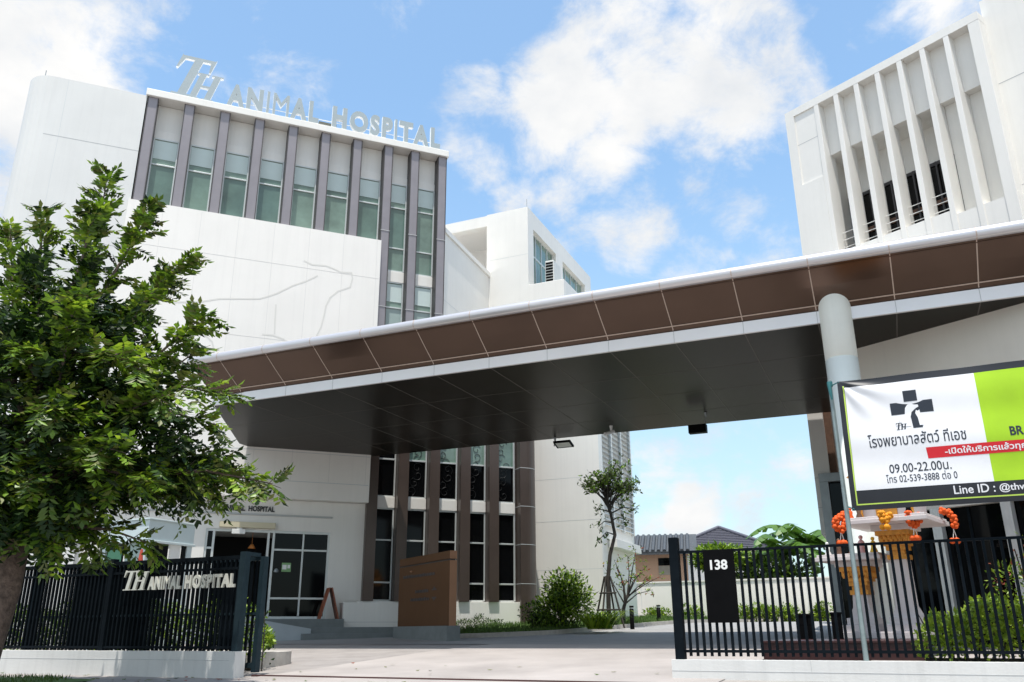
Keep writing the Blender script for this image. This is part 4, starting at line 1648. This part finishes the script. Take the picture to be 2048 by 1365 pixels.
shrub('round_bush', 'big sunlit bush in front of the brown pier', 'bush', (c_.x, c_.y, 1.62), (1.25, 1.0, 1.10), 4300, .16, .07, [1, 3, 1, 1, 0, 2], None, 11, .9, 11, .25)
c_ = at(1075, 1222, 30.4)
shrub('low_bush', 'low dark bush at the left foot of the big sunlit bush', 'bush', (c_.x, c_.y, 1.15), (.65, .5, .48), 1100, .12, .05, [0, 2, 1], None, 5, .8, 8)
# spiky lily like plant
c_ = at(1200, 1248, 30.2)
pl_ = thing('strap_leaf_plant', 'bright strap leaved plant on the lawn right of the big bush', 'plant', (c_.x, c_.y, gz(c_.x, c_.y) + .1), 0)
mb = MB()
for _ in range(150):
    th = rng.uniform(0, 6.283)
    b = Vector((c_.x + rng.uniform(-.4, .4), c_.y + rng.uniform(-.3, .3), gz(c_.x, c_.y) + .1))
    ln = rng.uniform(.9, 1.6)
    hd = Vector((math.cos(th), math.sin(th), 0))
    prev = None
    sdv = Vector((-hd.y, hd.x, 0))
    V, Fc = [], []
    for s_ in range(5):
        t = s_ / 4
        p = b + hd * ln * .8 * t + Vector((0, 0, ln * (1.15 * t - .85 * t * t)))
        w_ = .035 * (1 - t) ** .6 + .002
        V += [p - sdv * w_, p + sdv * w_]
        if s_: Fc.append((2 * s_ - 2, 2 * s_ - 1, 2 * s_ + 1, 2 * s_))
    mb.add(V, Fc, rng.choice((1, 3, 3, 1)))
mb.build('leaves', LEAFSET, pl_, recalc=False)


# slender tree on stakes
def small_tree(name, label, Y, trunk, tips, rad0, nleaf, ll, lw, mats, group=None, spread=.28):
    b = at(*trunk[0], Y)
    t = thing(name, label, 'tree', (b.x, b.y, gz(b.x, b.y)), 0, group)
    P = [at(x, y, Y) for x, y in trunk]
    P[0].z = gz(b.x, b.y) - .05
    mb, lm = MB(), MB()
    k = len(P)
    mb.tube(P, [rad0 * (1 - .55 * i / (k - 1)) for i in range(k)], 8)
    for (tx, ty), f in tips:
        e = at(tx, ty, Y + rng.uniform(-.5, .5))
        fi = min(int(f * (k - 1)), k - 2)
        s0 = P[fi].lerp(P[fi + 1], f * (k - 1) - fi)
        m = s0.lerp(e, .5) + Vector((0, 0, .12)) + rv(.08)
        mb.tube([s0, m, e], [rad0 * .38, rad0 * .22, rad0 * .08], 5)
        for q in (m.lerp(e, .2), m.lerp(e, .45), m.lerp(e, .7), e, e):
            for _ in range(nleaf):
                p = q + rv(rng.uniform(.02, spread))
                if rng.random() < .4: mb.tube([q, p], [rad0 * .06, rad0 * .03], 3)
                for _k in range(3):
                    leaf(lm, p, rv() + Vector((0, 0, .2)), rv() + Vector((0, 0, .6)), ll * rng.uniform(.7, 1.3), lw, rng.choice(mats))
    mb.build('trunk', BARK_D, t)
    lm.build('crown', LEAFSET, t, recalc=False)
    return t


tips = []
for a in range(36):
    th = R(rng.uniform(150, 390))
    r_ = rng.uniform(.45, 1.0)
    tips.append(((1217 + 52 * r_ * math.cos(th), 975 + 54 * r_ * math.sin(th)), rng.uniform(.70, .98)))
tips += [((1165, 965), .8), ((1272, 968), .85), ((1278, 1018), .68), ((1195, 1055), .6), ((1255, 1040), .62), ((1245, 1000), .75), ((1190, 1020), .7), ((1198, 1080), .5)]
small_tree('slender_tree', 'slender dark stemmed tree with sparse crown, staked on the lawn', 33.0, [(1217, 1225), (1216, 1160), (1220, 1110), (1230, 1070), (1222, 1030), (1212, 1000), (1206, 970)], tips, .088, 2, .16, .075, [5, 0, 5, 1], None, .36)
mb = MB()
c_ = at(1217, 1215, 33.0)
g_ = gz(c_.x, c_.y) + .12
for k in range(4):
    th = R(45 + 90 * k + 12)
    mb.tube([(c_.x + .62 * math.cos(th), c_.y + .62 * math.sin(th), g_ - .1), (c_.x + .12 * math.cos(th), c_.y + .12 * math.sin(th), g_ + 1.75)], .035, 6)
for z, r_ in ((.55, .50), (1.15, .34)):
    Pq = [(c_.x + r_ * math.cos(R(57 + 90 * k)), c_.y + r_ * math.sin(R(57 + 90 * k)), g_ + z) for k in range(5)]
    for a, b in zip(Pq, Pq[1:]): mb.tube([a, b], .025, 5)
tag(mb.build('tree_stake', BARK_D), 'wooden stake frame propping the slender tree trunk', 'tree stake')
tips = [((1212, 1140), .5), ((1228, 1120), .7), ((1255, 1112), .8), ((1272, 1098), .9), ((1285, 1145), .8), ((1300, 1160), .7), ((1318, 1155), .8), ((1265, 1150), .7), ((1240, 1150), .6), ((1250, 1165), .5), ((1290, 1135), .9), ((1305, 1180), .5)]
small_tree('multi_stem_tree', 'small open branched shrubby tree beside the staked tree', 34.5, [(1246, 1240), (1247, 1218), (1252, 1200), (1258, 1185)], tips, .09, 2, .13, .055, [3, 5, 1, 4], None, .3)

# bollards on the lawn
def bollard(px, py, Y, h, r_, label):
    c = at(px, py, Y)
    g = gz(c.x, c.y)
    t = thing('bollard', label, 'bollard', (c.x, c.y, g), 0, 'black bollard lights')
    mb = MB()
    mb.lathe([(r_, g - .05), (r_, g + h * .86), (r_ * .8, g + h * .87), (r_ * .8, g + h * .92), (r_ * 1.04, g + h * .93), (r_ * 1.04, g + h), (.001, g + h)], (c.x, c.y), 14)
    mb.build('shaft', BLACK, t)
    mb = MB()
    mb.lathe([(r_ * .82, g + h * .868), (r_ * .82, g + h * .922)], (c.x, c.y), 14)
    mb.build('lens', STEELL, t)


bollard(1264, 1240, 32.5, .80, .08, 'black bollard light on the lawn under the shrubby tree')
bollard(1318, 1240, 36.5, .75, .08, 'black bollard light by the white boundary wall planting')


def square_bollard(px, label, Y, h, w=.12):
    c = at(px, 1250, Y)
    mb = MB(Frame((c.x, c.y), -20))
    z0 = .28
    mb.box(-w, w, -w, w, z0, z0 + h)
    mb.box(-w - .015, w + .015, -w - .015, w + .015, z0 + h, z0 + h + .03)
    mb.box(-w + .01, w - .01, -w - .004, -w + .01, z0 + h - .16, z0 + h - .05)
    tag(mb.build('gate_pillar', BLACK), label, 'pillar')


square_bollard(1606, 'left one of two close square black pillars behind the bars by the shrine plinth', 16.2, .66, .075)
square_bollard(1622, 'right one of two close square black pillars behind the bars by the shrine plinth', 16.2, .66, .06)
square_bollard(1674, 'square black pillar behind the bars nearest the banner pole', 16.0, .68, .09)

# ------------------------------------------------------------------ boundary wall and what stands beyond it
BW = Frame((6.71, 45.0), -25.0)
g_ = 1.0
mb = MB(BW)
mb.box(-2.6, 14.0, 0, .25, .6, 2.98, 0)
mb.box(-2.65, 14.05, -.04, .29, 2.98, 3.05, 0)
mb.box(-2.8, -2.45, -.1, .35, .6, 3.1, 0)
for k in range(6):
    mb.box(-.2 + k * 2.7, -.18 + k * 2.7, -.004, .0, .6, 2.98, 1)
tag(mb.build('boundary_wall', [WHITE, JOINT_L]), 'long low white boundary wall beyond the inner road', 'wall')
for k, px in enumerate((1300, 1322, 1372, 1392, 1497, 1512, 1535, 1550, 1570, 1585, 1632, 1648)):
    c_ = BW.w(BW.pl(px, 1235, -.55)[0], -.55)
    shrub('wall_shrub', 'small clipped green shrub at the foot of the white boundary wall', 'shrub', (c_.x, c_.y, 1.40 + rng.uniform(-.1, .1)), (.50, .4, .46), 420, .14, .07, [1, 3, 1, 0], 'clipped shrubs along the boundary wall', 4, .8, 4)

# salmon house
H1 = Frame(at(1238, 1150, 56).to_2d(), -12)
HS = thing('salmon_house', 'salmon coloured house with a dark tiled roof beyond the boundary wall', 'house', H1.w(2, 2, 1.0), H1.az)
zt1 = H1.pl(1300, 1104)[1]
mb = MB(H1)
XE = H1.pl(1382, 1110)[0]
mb.box(.9, XE, 0, 6, 1.0, zt1, 0)
mb.box(-.1, .9, .8, 6, 1.0, zt1, 0)
mb.box(-.15, 1.0, -.1, .8, 1.0, H1.pl(1250, 1160)[1], 0)
mb.build('wall', SALMON, HS)
mb = MB(H1)
zr = H1.pl(1300, 1080)[1]
for k in range(int((XE + .3) / .36)):
    x = .1 + k * .36
    mb.tube([(x, -.75, zt1 - .03), (x, 2.4, zr + .5)], .12, 6)
mb.add([(-.1, -.8, zt1 - .08), (XE + .4, -.8, zt1 - .08), (XE + .4, 2.6, zr + .55), (.3, 2.6, zr + .55), (-.1, 6.4, zt1), (XE + .4, 6.4, zt1)], [(0, 1, 2, 3), (3, 2, 5, 4), (0, 3, 4)])
mb.box(-.1, XE + .4, -.78, -.7, zt1 - .25, zt1 - .06)
mb.build('roof', TILE, HS)
mb = MB(H1)
a, b = H1.pl(1238, 1128, -.12), H1.pl(1262, 1160, -.12)
mb.box(a[0], b[0], -.16, -.1, b[1], a[1], 0)
wn_ = mb.build('window', WHITEPL, HS)
mb = MB(H1)
mb.box(a[0] + .1, (a[0] + b[0]) / 2 - .03, -.18, -.162, b[1] + .1, a[1] - .1)
mb.build('pane', GLASS_D, wn_)
mb = MB(H1)
mb.box((a[0] + b[0]) / 2 + .03, b[0] - .08, -.18, -.162, b[1] + .1, a[1] - .1)
mb.build('pane', GLASS_D, wn_)
mb = MB(H1)
a, b = H1.pl(1316, 1117, 0), H1.pl(1345, 1131, 0)
mb.box(a[0], b[0], -.03, .05, b[1], a[1], 0)
mb.box(a[0], b[0], -.04, .05, H1.pl(1345, 1150)[1], b[1] - .02, 1)
mb.build('shutter_window', [GLASS_D, SHUT], HS)
mb = MB(H1)
mb.box(XE - .25, XE - .05, -.06, .06, 1.0, zt1 - .3)
mb.build('downpipe', WHITEPL, HS)
# hipped roof house farther back
ap = at(1437, 1056, 72)
HH = thing('hipped_roof_house', 'distant house showing only its slate hipped roof above the vines', 'house', (ap.x, 72, 1.0), R(-15))
H2 = Frame((ap.x, 72), -15)
mb = MB(H2)
ez = H2.pl(1400, 1106)[1]
xw = 4.6
mb.add([(0, 0, ap.z), (-xw, -xw * .8, ez - .2), (xw, -xw * .8, ez - .2), (xw, xw, ez - .2), (-xw, xw, ez - .2)], [(0, 1, 2), (0, 2, 3), (0, 3, 4), (0, 4, 1)])
for k in range(14):
    t = k / 14
    y = -xw * .8 * (1 - t)
    mb.box(-xw * (1 - t), xw * (1 - t), y - .06, y + .0, ez - .2 + (ap.z - ez + .2) * t + .01, ez - .2 + (ap.z - ez + .2) * t + .06, 0)
for sx_ in (-1, 1):
    mb.tube([(0, 0, ap.z + .05), (sx_ * xw, -xw * .8, ez - .12)], .14, 6)
mb.build('roof', TILE2, HH)
mb = MB(H2)
mb.box(-xw + .5, xw - .5, -xw * .8 + .5, xw - .5, 1.0, ez - .2)
mb.build('wall', WHITE, HH)
# vine mass on the wall and banana plants
c_ = at(1435, 1105, 46.5)
shrub('vine_mass', 'trailing green vine mass spilling over the wall behind the number plate', 'vine', (c_.x, c_.y, 4.35), (1.75, .8, .62), 2400, .34, .15, [0, 1, 1, 3], None, 12, .8, 14)
c_ = at(1545, 1145, 47)
shrub('leafy_thicket', 'dense leafy thicket under the banana leaves beyond the wall', 'thicket', (c_.x, c_.y, 3.45), (2.9, .9, 1.1), 2200, .36, .15, [0, 2, 1, 0], None, 14, .8, 14)


def banana(px, py, Y, n, ln, label, spread=1.0):
    c = at(px, py, Y)
    g = gz(c.x, c.y)
    t = thing('banana_plant', label, 'banana plant', (c.x, c.y, g), 0, 'banana plants beyond the wall')
    mb = MB()
    mb.tube([(c.x, c.y, g - .1), (c.x + .05, c.y, g + 1.2), (c.x, c.y, c.z)], [.2, .17, .11], 9)
    mb.build('stem', mat('banana_stem', (.10, .13, .04), .6, var=.3, scale=5), t)
    mb = MB()
    for k in range(n):
        th = 6.283 * k / n + rng.uniform(-.3, .3)
        hd = Vector((math.cos(th), math.sin(th), 0))
        sdv = Vector((-hd.y, hd.x, 0))
        l_ = ln * rng.uniform(.75, 1.15)
        rise = rng.uniform(.55, 1.3)
        V, Fc = [], []
        for s_ in range(11):
            u = s_ / 10
            p = c + hd * l_ * u * spread + Vector((0, 0, l_ * (rise * u - (.55 + rise * .45) * u * u)))
            w_ = .34 * ln / 2 * math.sin(math.pi * min(1, u * .86 + .1)) ** .7
            nn = Vector((0, 0, 1))
            jag = rng.uniform(.8, 1.05)
            V.append((p, w_))
        for (p0, w0), (p1, w1) in zip(V, V[1:]):
            for sg in (-1, 1):
                dr = rng.uniform(.15, .75)
                g0, g1 = rng.uniform(.02, .14), rng.uniform(.86, .98)
                a0, a1 = p0.lerp(p1, g0), p0.lerp(p1, g1)
                j0, j1 = rng.uniform(.8, 1.05), rng.uniform(.8, 1.05)
                mb.add([p0, p1, a1 + sdv * sg * w1 * j1 - nn * w1 * dr, a0 + sdv * sg * w0 * j0 - nn * w0 * dr], [(0, 1, 2, 3)])
    mb.build('leaves', BANANA, t, recalc=False)


banana(1622, 1092, 48, 14, 3.3, 'tallest banana plant with an upright paddle leaf, beside the entrance wing')
banana(1570, 1112, 47.5, 12, 2.9, 'arching banana plant left of the tallest banana plant')
banana(1500, 1130, 48, 9, 1.8, 'smaller banana plant right of the number plate beyond the wall')

# ------------------------------------------------------------------ pylon sign
pA, pB = at(897, 1268, 26), at(795, 1251, 29.3)
PYF = Frame((pB.x, pB.y), math.degrees(math.atan2(pA.y - pB.y, pA.x - pB.x)))
plen = (pA - pB).to_2d().length
PY = thing('pylon_sign', 'brown slab direction sign with dark lettering rows in front of the glass bays', 'sign', PYF.w(plen / 2, .1, .6), PYF.az)
mb = MB(PYF)
mb.box(0, plen, 0, .24, .86, 2.72, 0)
mb.box(0, plen, 0, .24, 2.765, 3.0, 0)
mb.box(.03, plen - .03, .03, .21, 2.72, 2.765, 1)
mb.build('panel', [PYLON, EDGE], PY, .008)
mb = MB(PYF)
mb.box(plen + .001, plen + .012, .005, .235, .86, 2.72, 0)
mb.box(plen + .001, plen + .012, .005, .235, 2.765, 3.0, 0)
mb.build('lit_side', PYLON_S, PY)  # thin sheet, sunlight on this side put into its colour
mb = MB(PYF)
mb.box(-.12, plen + .08, -.10, .34, .3, .86)
mb.build('base', GREYC, PY, .01)
mb = MB(PYF)
def scrib(x0, x1, z, h):
    x = x0
    while x < x1:
        w_ = rng.uniform(.05, .12)
        mb.box(x, x + w_, -.008, .0, z, z + h * rng.uniform(.75, 1))
        x += w_ + rng.uniform(.015, .04)
for a_, b_, z_ in ((.35, 2.75, 2.35), (1.35, 2.35, 1.86), (1.0, 2.35, 1.62)):
    mb = MB(PYF)
    scrib(a_, b_, z_, .10)
    mb.build('lettering', EDGE, PY)
mb = MB(PYF)
for z, sg in ((1.90, 1), (1.66, -1)):
    mb.add([(2.62, -.008, z + .04), (2.95, -.008, z + .04), (2.95, -.008, z - .0), (2.62, -.008, z - .0)], [(0, 1, 2, 3)])
    mb.add([(2.78, -.0085, z + .02 + sg * .10), (2.66, -.0085, z + .02), (2.92, -.0085, z + .02)], [(0, 1, 2)])
mb.build('arrows', EDGE, PY)
mb = MB(PYF)
mb.lathe([(.001, 2.52), (.06, 2.53), (.07, 2.56), (.001, 2.58)], (1.05, -.01), 10)
mb.build('emblem', PYLON_S, PY)

# entrance steps and ramp
mb = MB(A)
ST = thing('entrance_steps', 'low grey entrance steps in front of the glass doors', 'steps', A.w(.5, -1, .45), A.az)
mb.box(-3.5, 1.34, -1.0, .245, .3, 1.13)
mb.box(-.2, 3.4, -1.45, -1.0, .3, .86) 
mb.box(-.2, 5.0, -1.95, -1.452, .3, .66)
mb.build('tread', GREYC, ST, .012)
RP = thing('ramp_wall', 'pale blue grey ramp side wall sloping down from the entrance', 'ramp', A.w(-2, -1.6, .4), A.az)
a0, a1 = A.pl(520, 1240, -1.7), A.pl(622, 1258, -1.7)
b1 = A.pl(624, 1279, -1.7)
mb = MB(A)
mb.prism([(-5.5, .3), (a1[0], .3), (a1[0], a1[1]), (a0[0], a0[1]), (-5.5, a0[1] + .55)], lambda u, w, t: (u, t, w), -1.7, -1.5)
mb.build('side_wall', RAMP, RP, .01)
mb = MB(A)
mb.prism([(-5.5, .3), (a1[0], .3), (a1[0], a1[1] - .22), (a0[0], a0[1] - .22), (-5.5, a0[1] + .3)], lambda u, w, t: (u, t, w), -1.5, -1.02)
mb.build('ramp_surface', GREYC, RP)
# a-frame board by the door
bx_, bz_ = A.pl(655, 1250, -.35)
AF = thing('sandwich_board', 'dark brown folding a-frame board standing on the entrance step', 'sign board', A.w(bx_, -.4, .86), A.az)
for sg in (-1, 1):
    mb = MB(A)
    z0 = 1.13
    mb.add([(bx_ + sg * .30 - .0, -.62, z0), (bx_ + sg * .30, -.08, z0), (bx_ + sg * .02, -.08, z0 + 1.05), (bx_ + sg * .02, -.62, z0 + 1.05),
            (bx_ + sg * .34, -.62, z0), (bx_ + sg * .34, -.08, z0), (bx_ + sg * .06, -.08, z0 + 1.05), (bx_ + sg * .06, -.62, z0 + 1.05)],
           [(0, 1, 2, 3), (4, 5, 6, 7), (0, 1, 5, 4), (1, 2, 6, 5), (2, 3, 7, 6), (3, 0, 4, 7)], 0)
    mb.build('board', BOARDW, AF)

# ------------------------------------------------------------------ guard booth
BO = Frame((-8.9, 21.0), -25.0)
GBo = thing('guard_booth', 'small pale guard booth with a green window behind the left fence', 'booth', BO.w(-.8, .7, .3), BO.az)
mb = MB(BO)
mb.box(-1.62, 0, 0, 1.5, 2.86, 3.34)
mb.box(-1.66, .04, -.04, 1.54, 3.34, 3.38)
mb.box(-1.66, .04, -.04, 1.54, 2.80, 2.86)
mb.build('roof_box', BOOTHW, GBo, .01)
mb = MB(BO)
for x, y in ((-1.58, .02), (-.20, .02), (-.16, 1.30), (-1.58, 1.3)):
    mb.box(x, x + .16, y, y + .16, .3, 2.80)
mb.box(-1.42, -.2, .04, .14, .3, 1.5)
mb.box(-.12, -.02, .18, 1.3, .3, 1.5)
mb.box(-1.42, -.2, 1.36, 1.46, .3, 1.5)
mb.build('wall', BOOTHW, GBo)
mb = MB(BO)
mb.box(-1.42, -.85, .08, .10, 1.5, 2.80, 0)
mb.box(-1.38, -.89, .066, .08, 1.6, 2.66, 1)
mb.box(-.80, -.2, .10, .12, 1.5, 2.80, 2)
mb.box(-.06, -.04, .18, .72, 1.5, 2.80, 0)
mb.box(-.058, -.042, .78, 1.12, 1.5, 2.80, 3)
mb.box(-.06, -.04, 1.16, 1.3, 1.5, 2.80, 0)
mb.build('window', [GLASS_D, GREENGL, GLASS_A, WHITEPL], GBo)
# folded parasol standing by the booth
c_ = at(277, 1150, 19.6)
FP = thing('folded_parasol', 'folded red parasol with a white tip standing in front of the guard booth', 'parasol', (c_.x, c_.y, .35), 0)
mb = MB()
mb.tube([(c_.x, c_.y, .35), (c_.x, c_.y, 2.5)], .02, 8)
mb.lathe([(.18, .35), (.18, .42), (.03, .46)], (c_.x, c_.y), 12)
mb.ball((c_.x, c_.y, 2.56), .035)
mb.build('pole', WHITEPL, FP)
mb = MB()
mb.lathe([(.10, 1.2), (.11, 1.5), (.075, 2.1), (.025, 2.5)], (c_.x, c_.y), 9)
mb.build('canopy', CONERED, FP)

# ------------------------------------------------------------------ shrine corner
gb = thing('garden_terrace', 'raised pale garden bed edge behind the right fence', 'terrace', FR.w(5, 1.5, .1), FR.az)
mb = MB(FR)
mb.box(.25, 12, .22, .42, -.05, .275, 0)
mb.build('edge', PLINTH, gb)
mb = MB(FR)
mb.box(2.6, 12, .42, 6.2, .0, .262, 0)
mb.build('paving', CONC, gb)
rp = FR.pl(1525, 1290, 1.3)[0]
mb = MB(FR)
mb.box(rp, rp + 2.35, 1.3, 4.2, .2, .50, 0)
mb.box(rp - .02, rp + 2.37, 1.28, 4.22, .50, .535, 1)
tag(mb.build('shrine_plinth', [REDPL, REDPL], None, .006), 'low dark red granite plinth under the spirit houses', 'plinth')


def lotus(mb, cx, cy, z, r_, n, mt):
    for k in range(n):
        th = 6.283 * k / n
        mb.ball((cx + r_ * math.cos(th), cy + r_ * math.sin(th), z), r_ * 3.0 / n, 5, mt, 1.5)


def spirit_house(label, x, y, zp, half, fr, house=True):
    t = thing('spirit_house', label, 'spirit house', fr.w(x, y, .535), fr.az, 'spirit houses on the plinth')
    mb = MB(fr)
    z0 = .535
    for a, b, c in ((.40, 0, .12), (.33, .12, .24), (.26, .24, .36)):
        mb.box(x - a, x + a, y - a, y + a, z0 + b, z0 + c)
    zc = zp - .62
    mb.prism([(-.24, z0 + .36), (.24, z0 + .36), (.15, z0 + .55), (.13, zc), (-.13, zc), (-.15, z0 + .55)], lambda u, w, s_: (x + u, y + s_, w), -.15, .15)
    mb.build('base', SHRINE, t, .01)
    mb = MB(fr)
    for k, (r_, za, zb) in enumerate(((.17, zc, zc + .08), (.13, zc + .08, zc + .16), (.17, zc + .16, zc + .24), (.21, zc + .24, zc + .34), (.25, zc + .34, zc + .42), (.29, zc + .42, zc + .5))):
        mb.box(x - r_, x + r_, y - r_, y + r_, za, zb)
    for sx_ in frange(-.2, .2, 6):
        for s_ in (-1, 1):
            mb.ball((x + sx_, y + s_ * .23, zc + .36), .04, 5, 0, 1.7)
            mb.ball((x + s_ * .23, y + sx_, zc + .36), .04, 5, 0, 1.7)
    mb.build('pedestal', GOLD, t)
    mb = MB(fr)
    mb.box(x - .34, x + .34, y - .34, y + .34, zp - .12, zp - .02)
    mb.box(x - half, x + half, y - half, y + half, zp - .02, zp + .055)
    mb.box(x - half + .03, x + half - .03, y - half + .03, y + half - .03, zp + .055, zp + .10)
    mb.build('platform', SHRINE, t, .008)
    if house:
        mb = MB(fr)
        h = half * .62
        mb.box(x - h, x + h, y - h + .08, y + h, zp + .10, zp + .85, 0)
        for sx_ in (-1, 1):
            mb.lathe([(.05, zp + .1), (.04, zp + .2), (.04, zp + .7), (.06, zp + .8)], (x + sx_ * (h - .02), y - h + .02), 8, 1)
        mb.box(x - h * .4, x + h * .4, y - h + .06, y - h + .08, zp + .1, zp + .6, 1)
        mb.build('house', [SHRINE, GOLD], t)
        mb = MB(fr)
        for k in range(3):
            a, zz = h * (1.25 - .28 * k), zp + .85 + .26 * k
            mb.prism([(-a, zz), (a, zz), (0, zz + .42)], lambda u, w, s_: (x + u, y + s_, w), -a, a)
        mb.tube([(x, y, zp + 1.5), (x, y, zp + 2.0)], [.05, .005], 6)
        mb.build('roof', GOLD, t)
    return t


SF = Frame((0, 0), -40)
def to_sf(P):
    q = SF.loc(P)
    return q.x, q.y
u1 = at(1790, 1050, 15.7)
ux, uy = to_sf((u1.x, u1.y, 0))
spirit_house('taller spirit house on a gold pedestal, its white platform hung with orange garlands', ux, uy, 2.50, .74, SF)
u2 = at(1716, 1125, 16.6)
vx, vy = to_sf((u2.x, u2.y, 0))
spirit_house('lower spirit shrine on a gold pedestal with offerings on its white platform', vx, vy, 1.93, .60, SF, False)
# offerings
def figurine(x, y, z, h, m_, label):
    t = thing('figurine', label, 'figurine', SF.w(x, y, z), SF.az, 'offerings on the shrine platforms')
    mb = MB(SF)
    mb.lathe([(h * .22, z), (h * .24, z + h * .1), (h * .14, z + h * .35), (h * .18, z + h * .6), (h * .07, z + h * .74)], (x, y), 9)
    mb.build('body', m_, t)
    mb = MB(SF)
    mb.ball((x, y, z + h * .86), h * .12, 6)
    mb.build('head', m_, t)
for k, (dx, dy, h, m_, lb) in enumerate(((-.42, -.35, .26, WHITEPL, 'white figurine at the left end of the lower shrine platform'), (-.16, -.45, .30, TIMBER, 'brown figurine on the lower shrine platform behind the banner pole'),
                                         (.06, -.45, .22, BOARDW, 'small reddish figurine in the middle of the lower shrine platform'), (.24, -.40, .34, PINKC, 'tall pink figurine on the lower shrine platform'),
                                         (.44, -.36, .30, FLAME, 'bright yellow offering figure at the right of the lower shrine platform'))):
    figurine(vx + dx, vy + dy, 2.03, h, m_, lb)
for k, (dx, dy, h, m_, lb) in enumerate(((-.60, -.5, .22, MARI, 'orange cup offering on the upper shrine platform near the pole'), (-.42, -.6, .24, TIMBER, 'dark brown figurine on the upper shrine platform'), (.42, -.55, .28, BLACK, 'black figurine at the right of the upper shrine platform'))):
    figurine(ux + dx, uy + dy, 2.60, h, m_, lb)


def garland(pts, m_, label, tail=.16):
    P = [Vector(p) for p in pts]
    t = thing('garland', label, 'garland', P[0], 0, 'marigold garlands on the shrine')
    mb = MB()
    rr = .058
    for a, b in zip(P, P[1:]):
        n = max(2, int((b - a).length / (rr * .85)))
        for k in range(n):
            c = a.lerp(b, k / n)
            d = (b - a).normalized()
            for j in range(3):
                th = j * 2.09 + k
                s1 = d.cross(Vector((0, 1, .2))).normalized()
                s2 = d.cross(s1)
                q = c + (s1 * math.cos(th) + s2 * math.sin(th)) * rr * .55
                mb.ball(q, rr * .72, 5)
    mb.build('flower_rope', m_, t)
    low = min(P, key=lambda p: p.z)
    mb = MB()
    for dx in (-.03, .03):
        mb.tube([low, low + Vector((dx, 0, -tail))], .007, 4)
    mb.build('thread', THREAD, t)
    mb = MB()
    for dx in (-.05, .05, 0):
        mb.ball(low + Vector((dx, (.02 if dx else -.04), -tail - .05)), .055, 5)
    mb.build('tassel', m_, t)


def gp(px, py, Y): return at(px, py, Y)
garland([gp(1690, 1028, 15.2), gp(1672, 1040, 15.1), gp(1670, 1052, 15.1), gp(1682, 1062, 15.1), gp(1690, 1050, 15.1), gp(1690, 1030, 15.2)], MARI, 'orange garland at the left corner of the upper shrine platform, left of the pole')
garland([gp(1816, 1026, 14.9), gp(1818, 1042, 14.9), gp(1828, 1052, 14.9), gp(1838, 1042, 14.9), gp(1842, 1024, 14.9)], MARI, 'orange garland hanging in a v at the front corner of the upper shrine platform')
garland([gp(1882, 1022, 15.5), gp(1895, 1024, 15.45), gp(1906, 1034, 15.4), gp(1910, 1048, 15.4), gp(1907, 1058, 15.4)], MARI, 'orange garland draped over the right corner of the upper shrine platform')
garland([gp(1762, 1026, 14.95), gp(1764, 1038, 14.95), gp(1770, 1043, 14.95), gp(1776, 1034, 14.95), gp(1784, 1026, 14.95)], MARI_Y, 'yellow garland near the left middle of the upper shrine platform', .05)

# a thin scatter of fallen leaves on the paving below the tree
mb = MB()
for _ in range(170):
    w = B.w(rng.uniform(-7, 3.5) if rng.random() < .75 else rng.uniform(3.5, 7.5), rng.uniform(-2.2, -.1) if rng.random() < .8 else rng.uniform(.6, 3))
    if B.loc(w).x < .1 and B.loc(w).y > -.1: continue
    p = Vector((w.x, w.y, gz(w.x, w.y) + .006))
    th = rng.uniform(0, 6.283)
    leaf(mb, p, Vector((math.cos(th), math.sin(th), .05)), Vector((0, 0, 1)), rng.uniform(.06, .13), .05, rng.choice((0, 2, 6, 6, 4)))
struct('fallen_leaves', mb, LEAFSET, 'stuff')
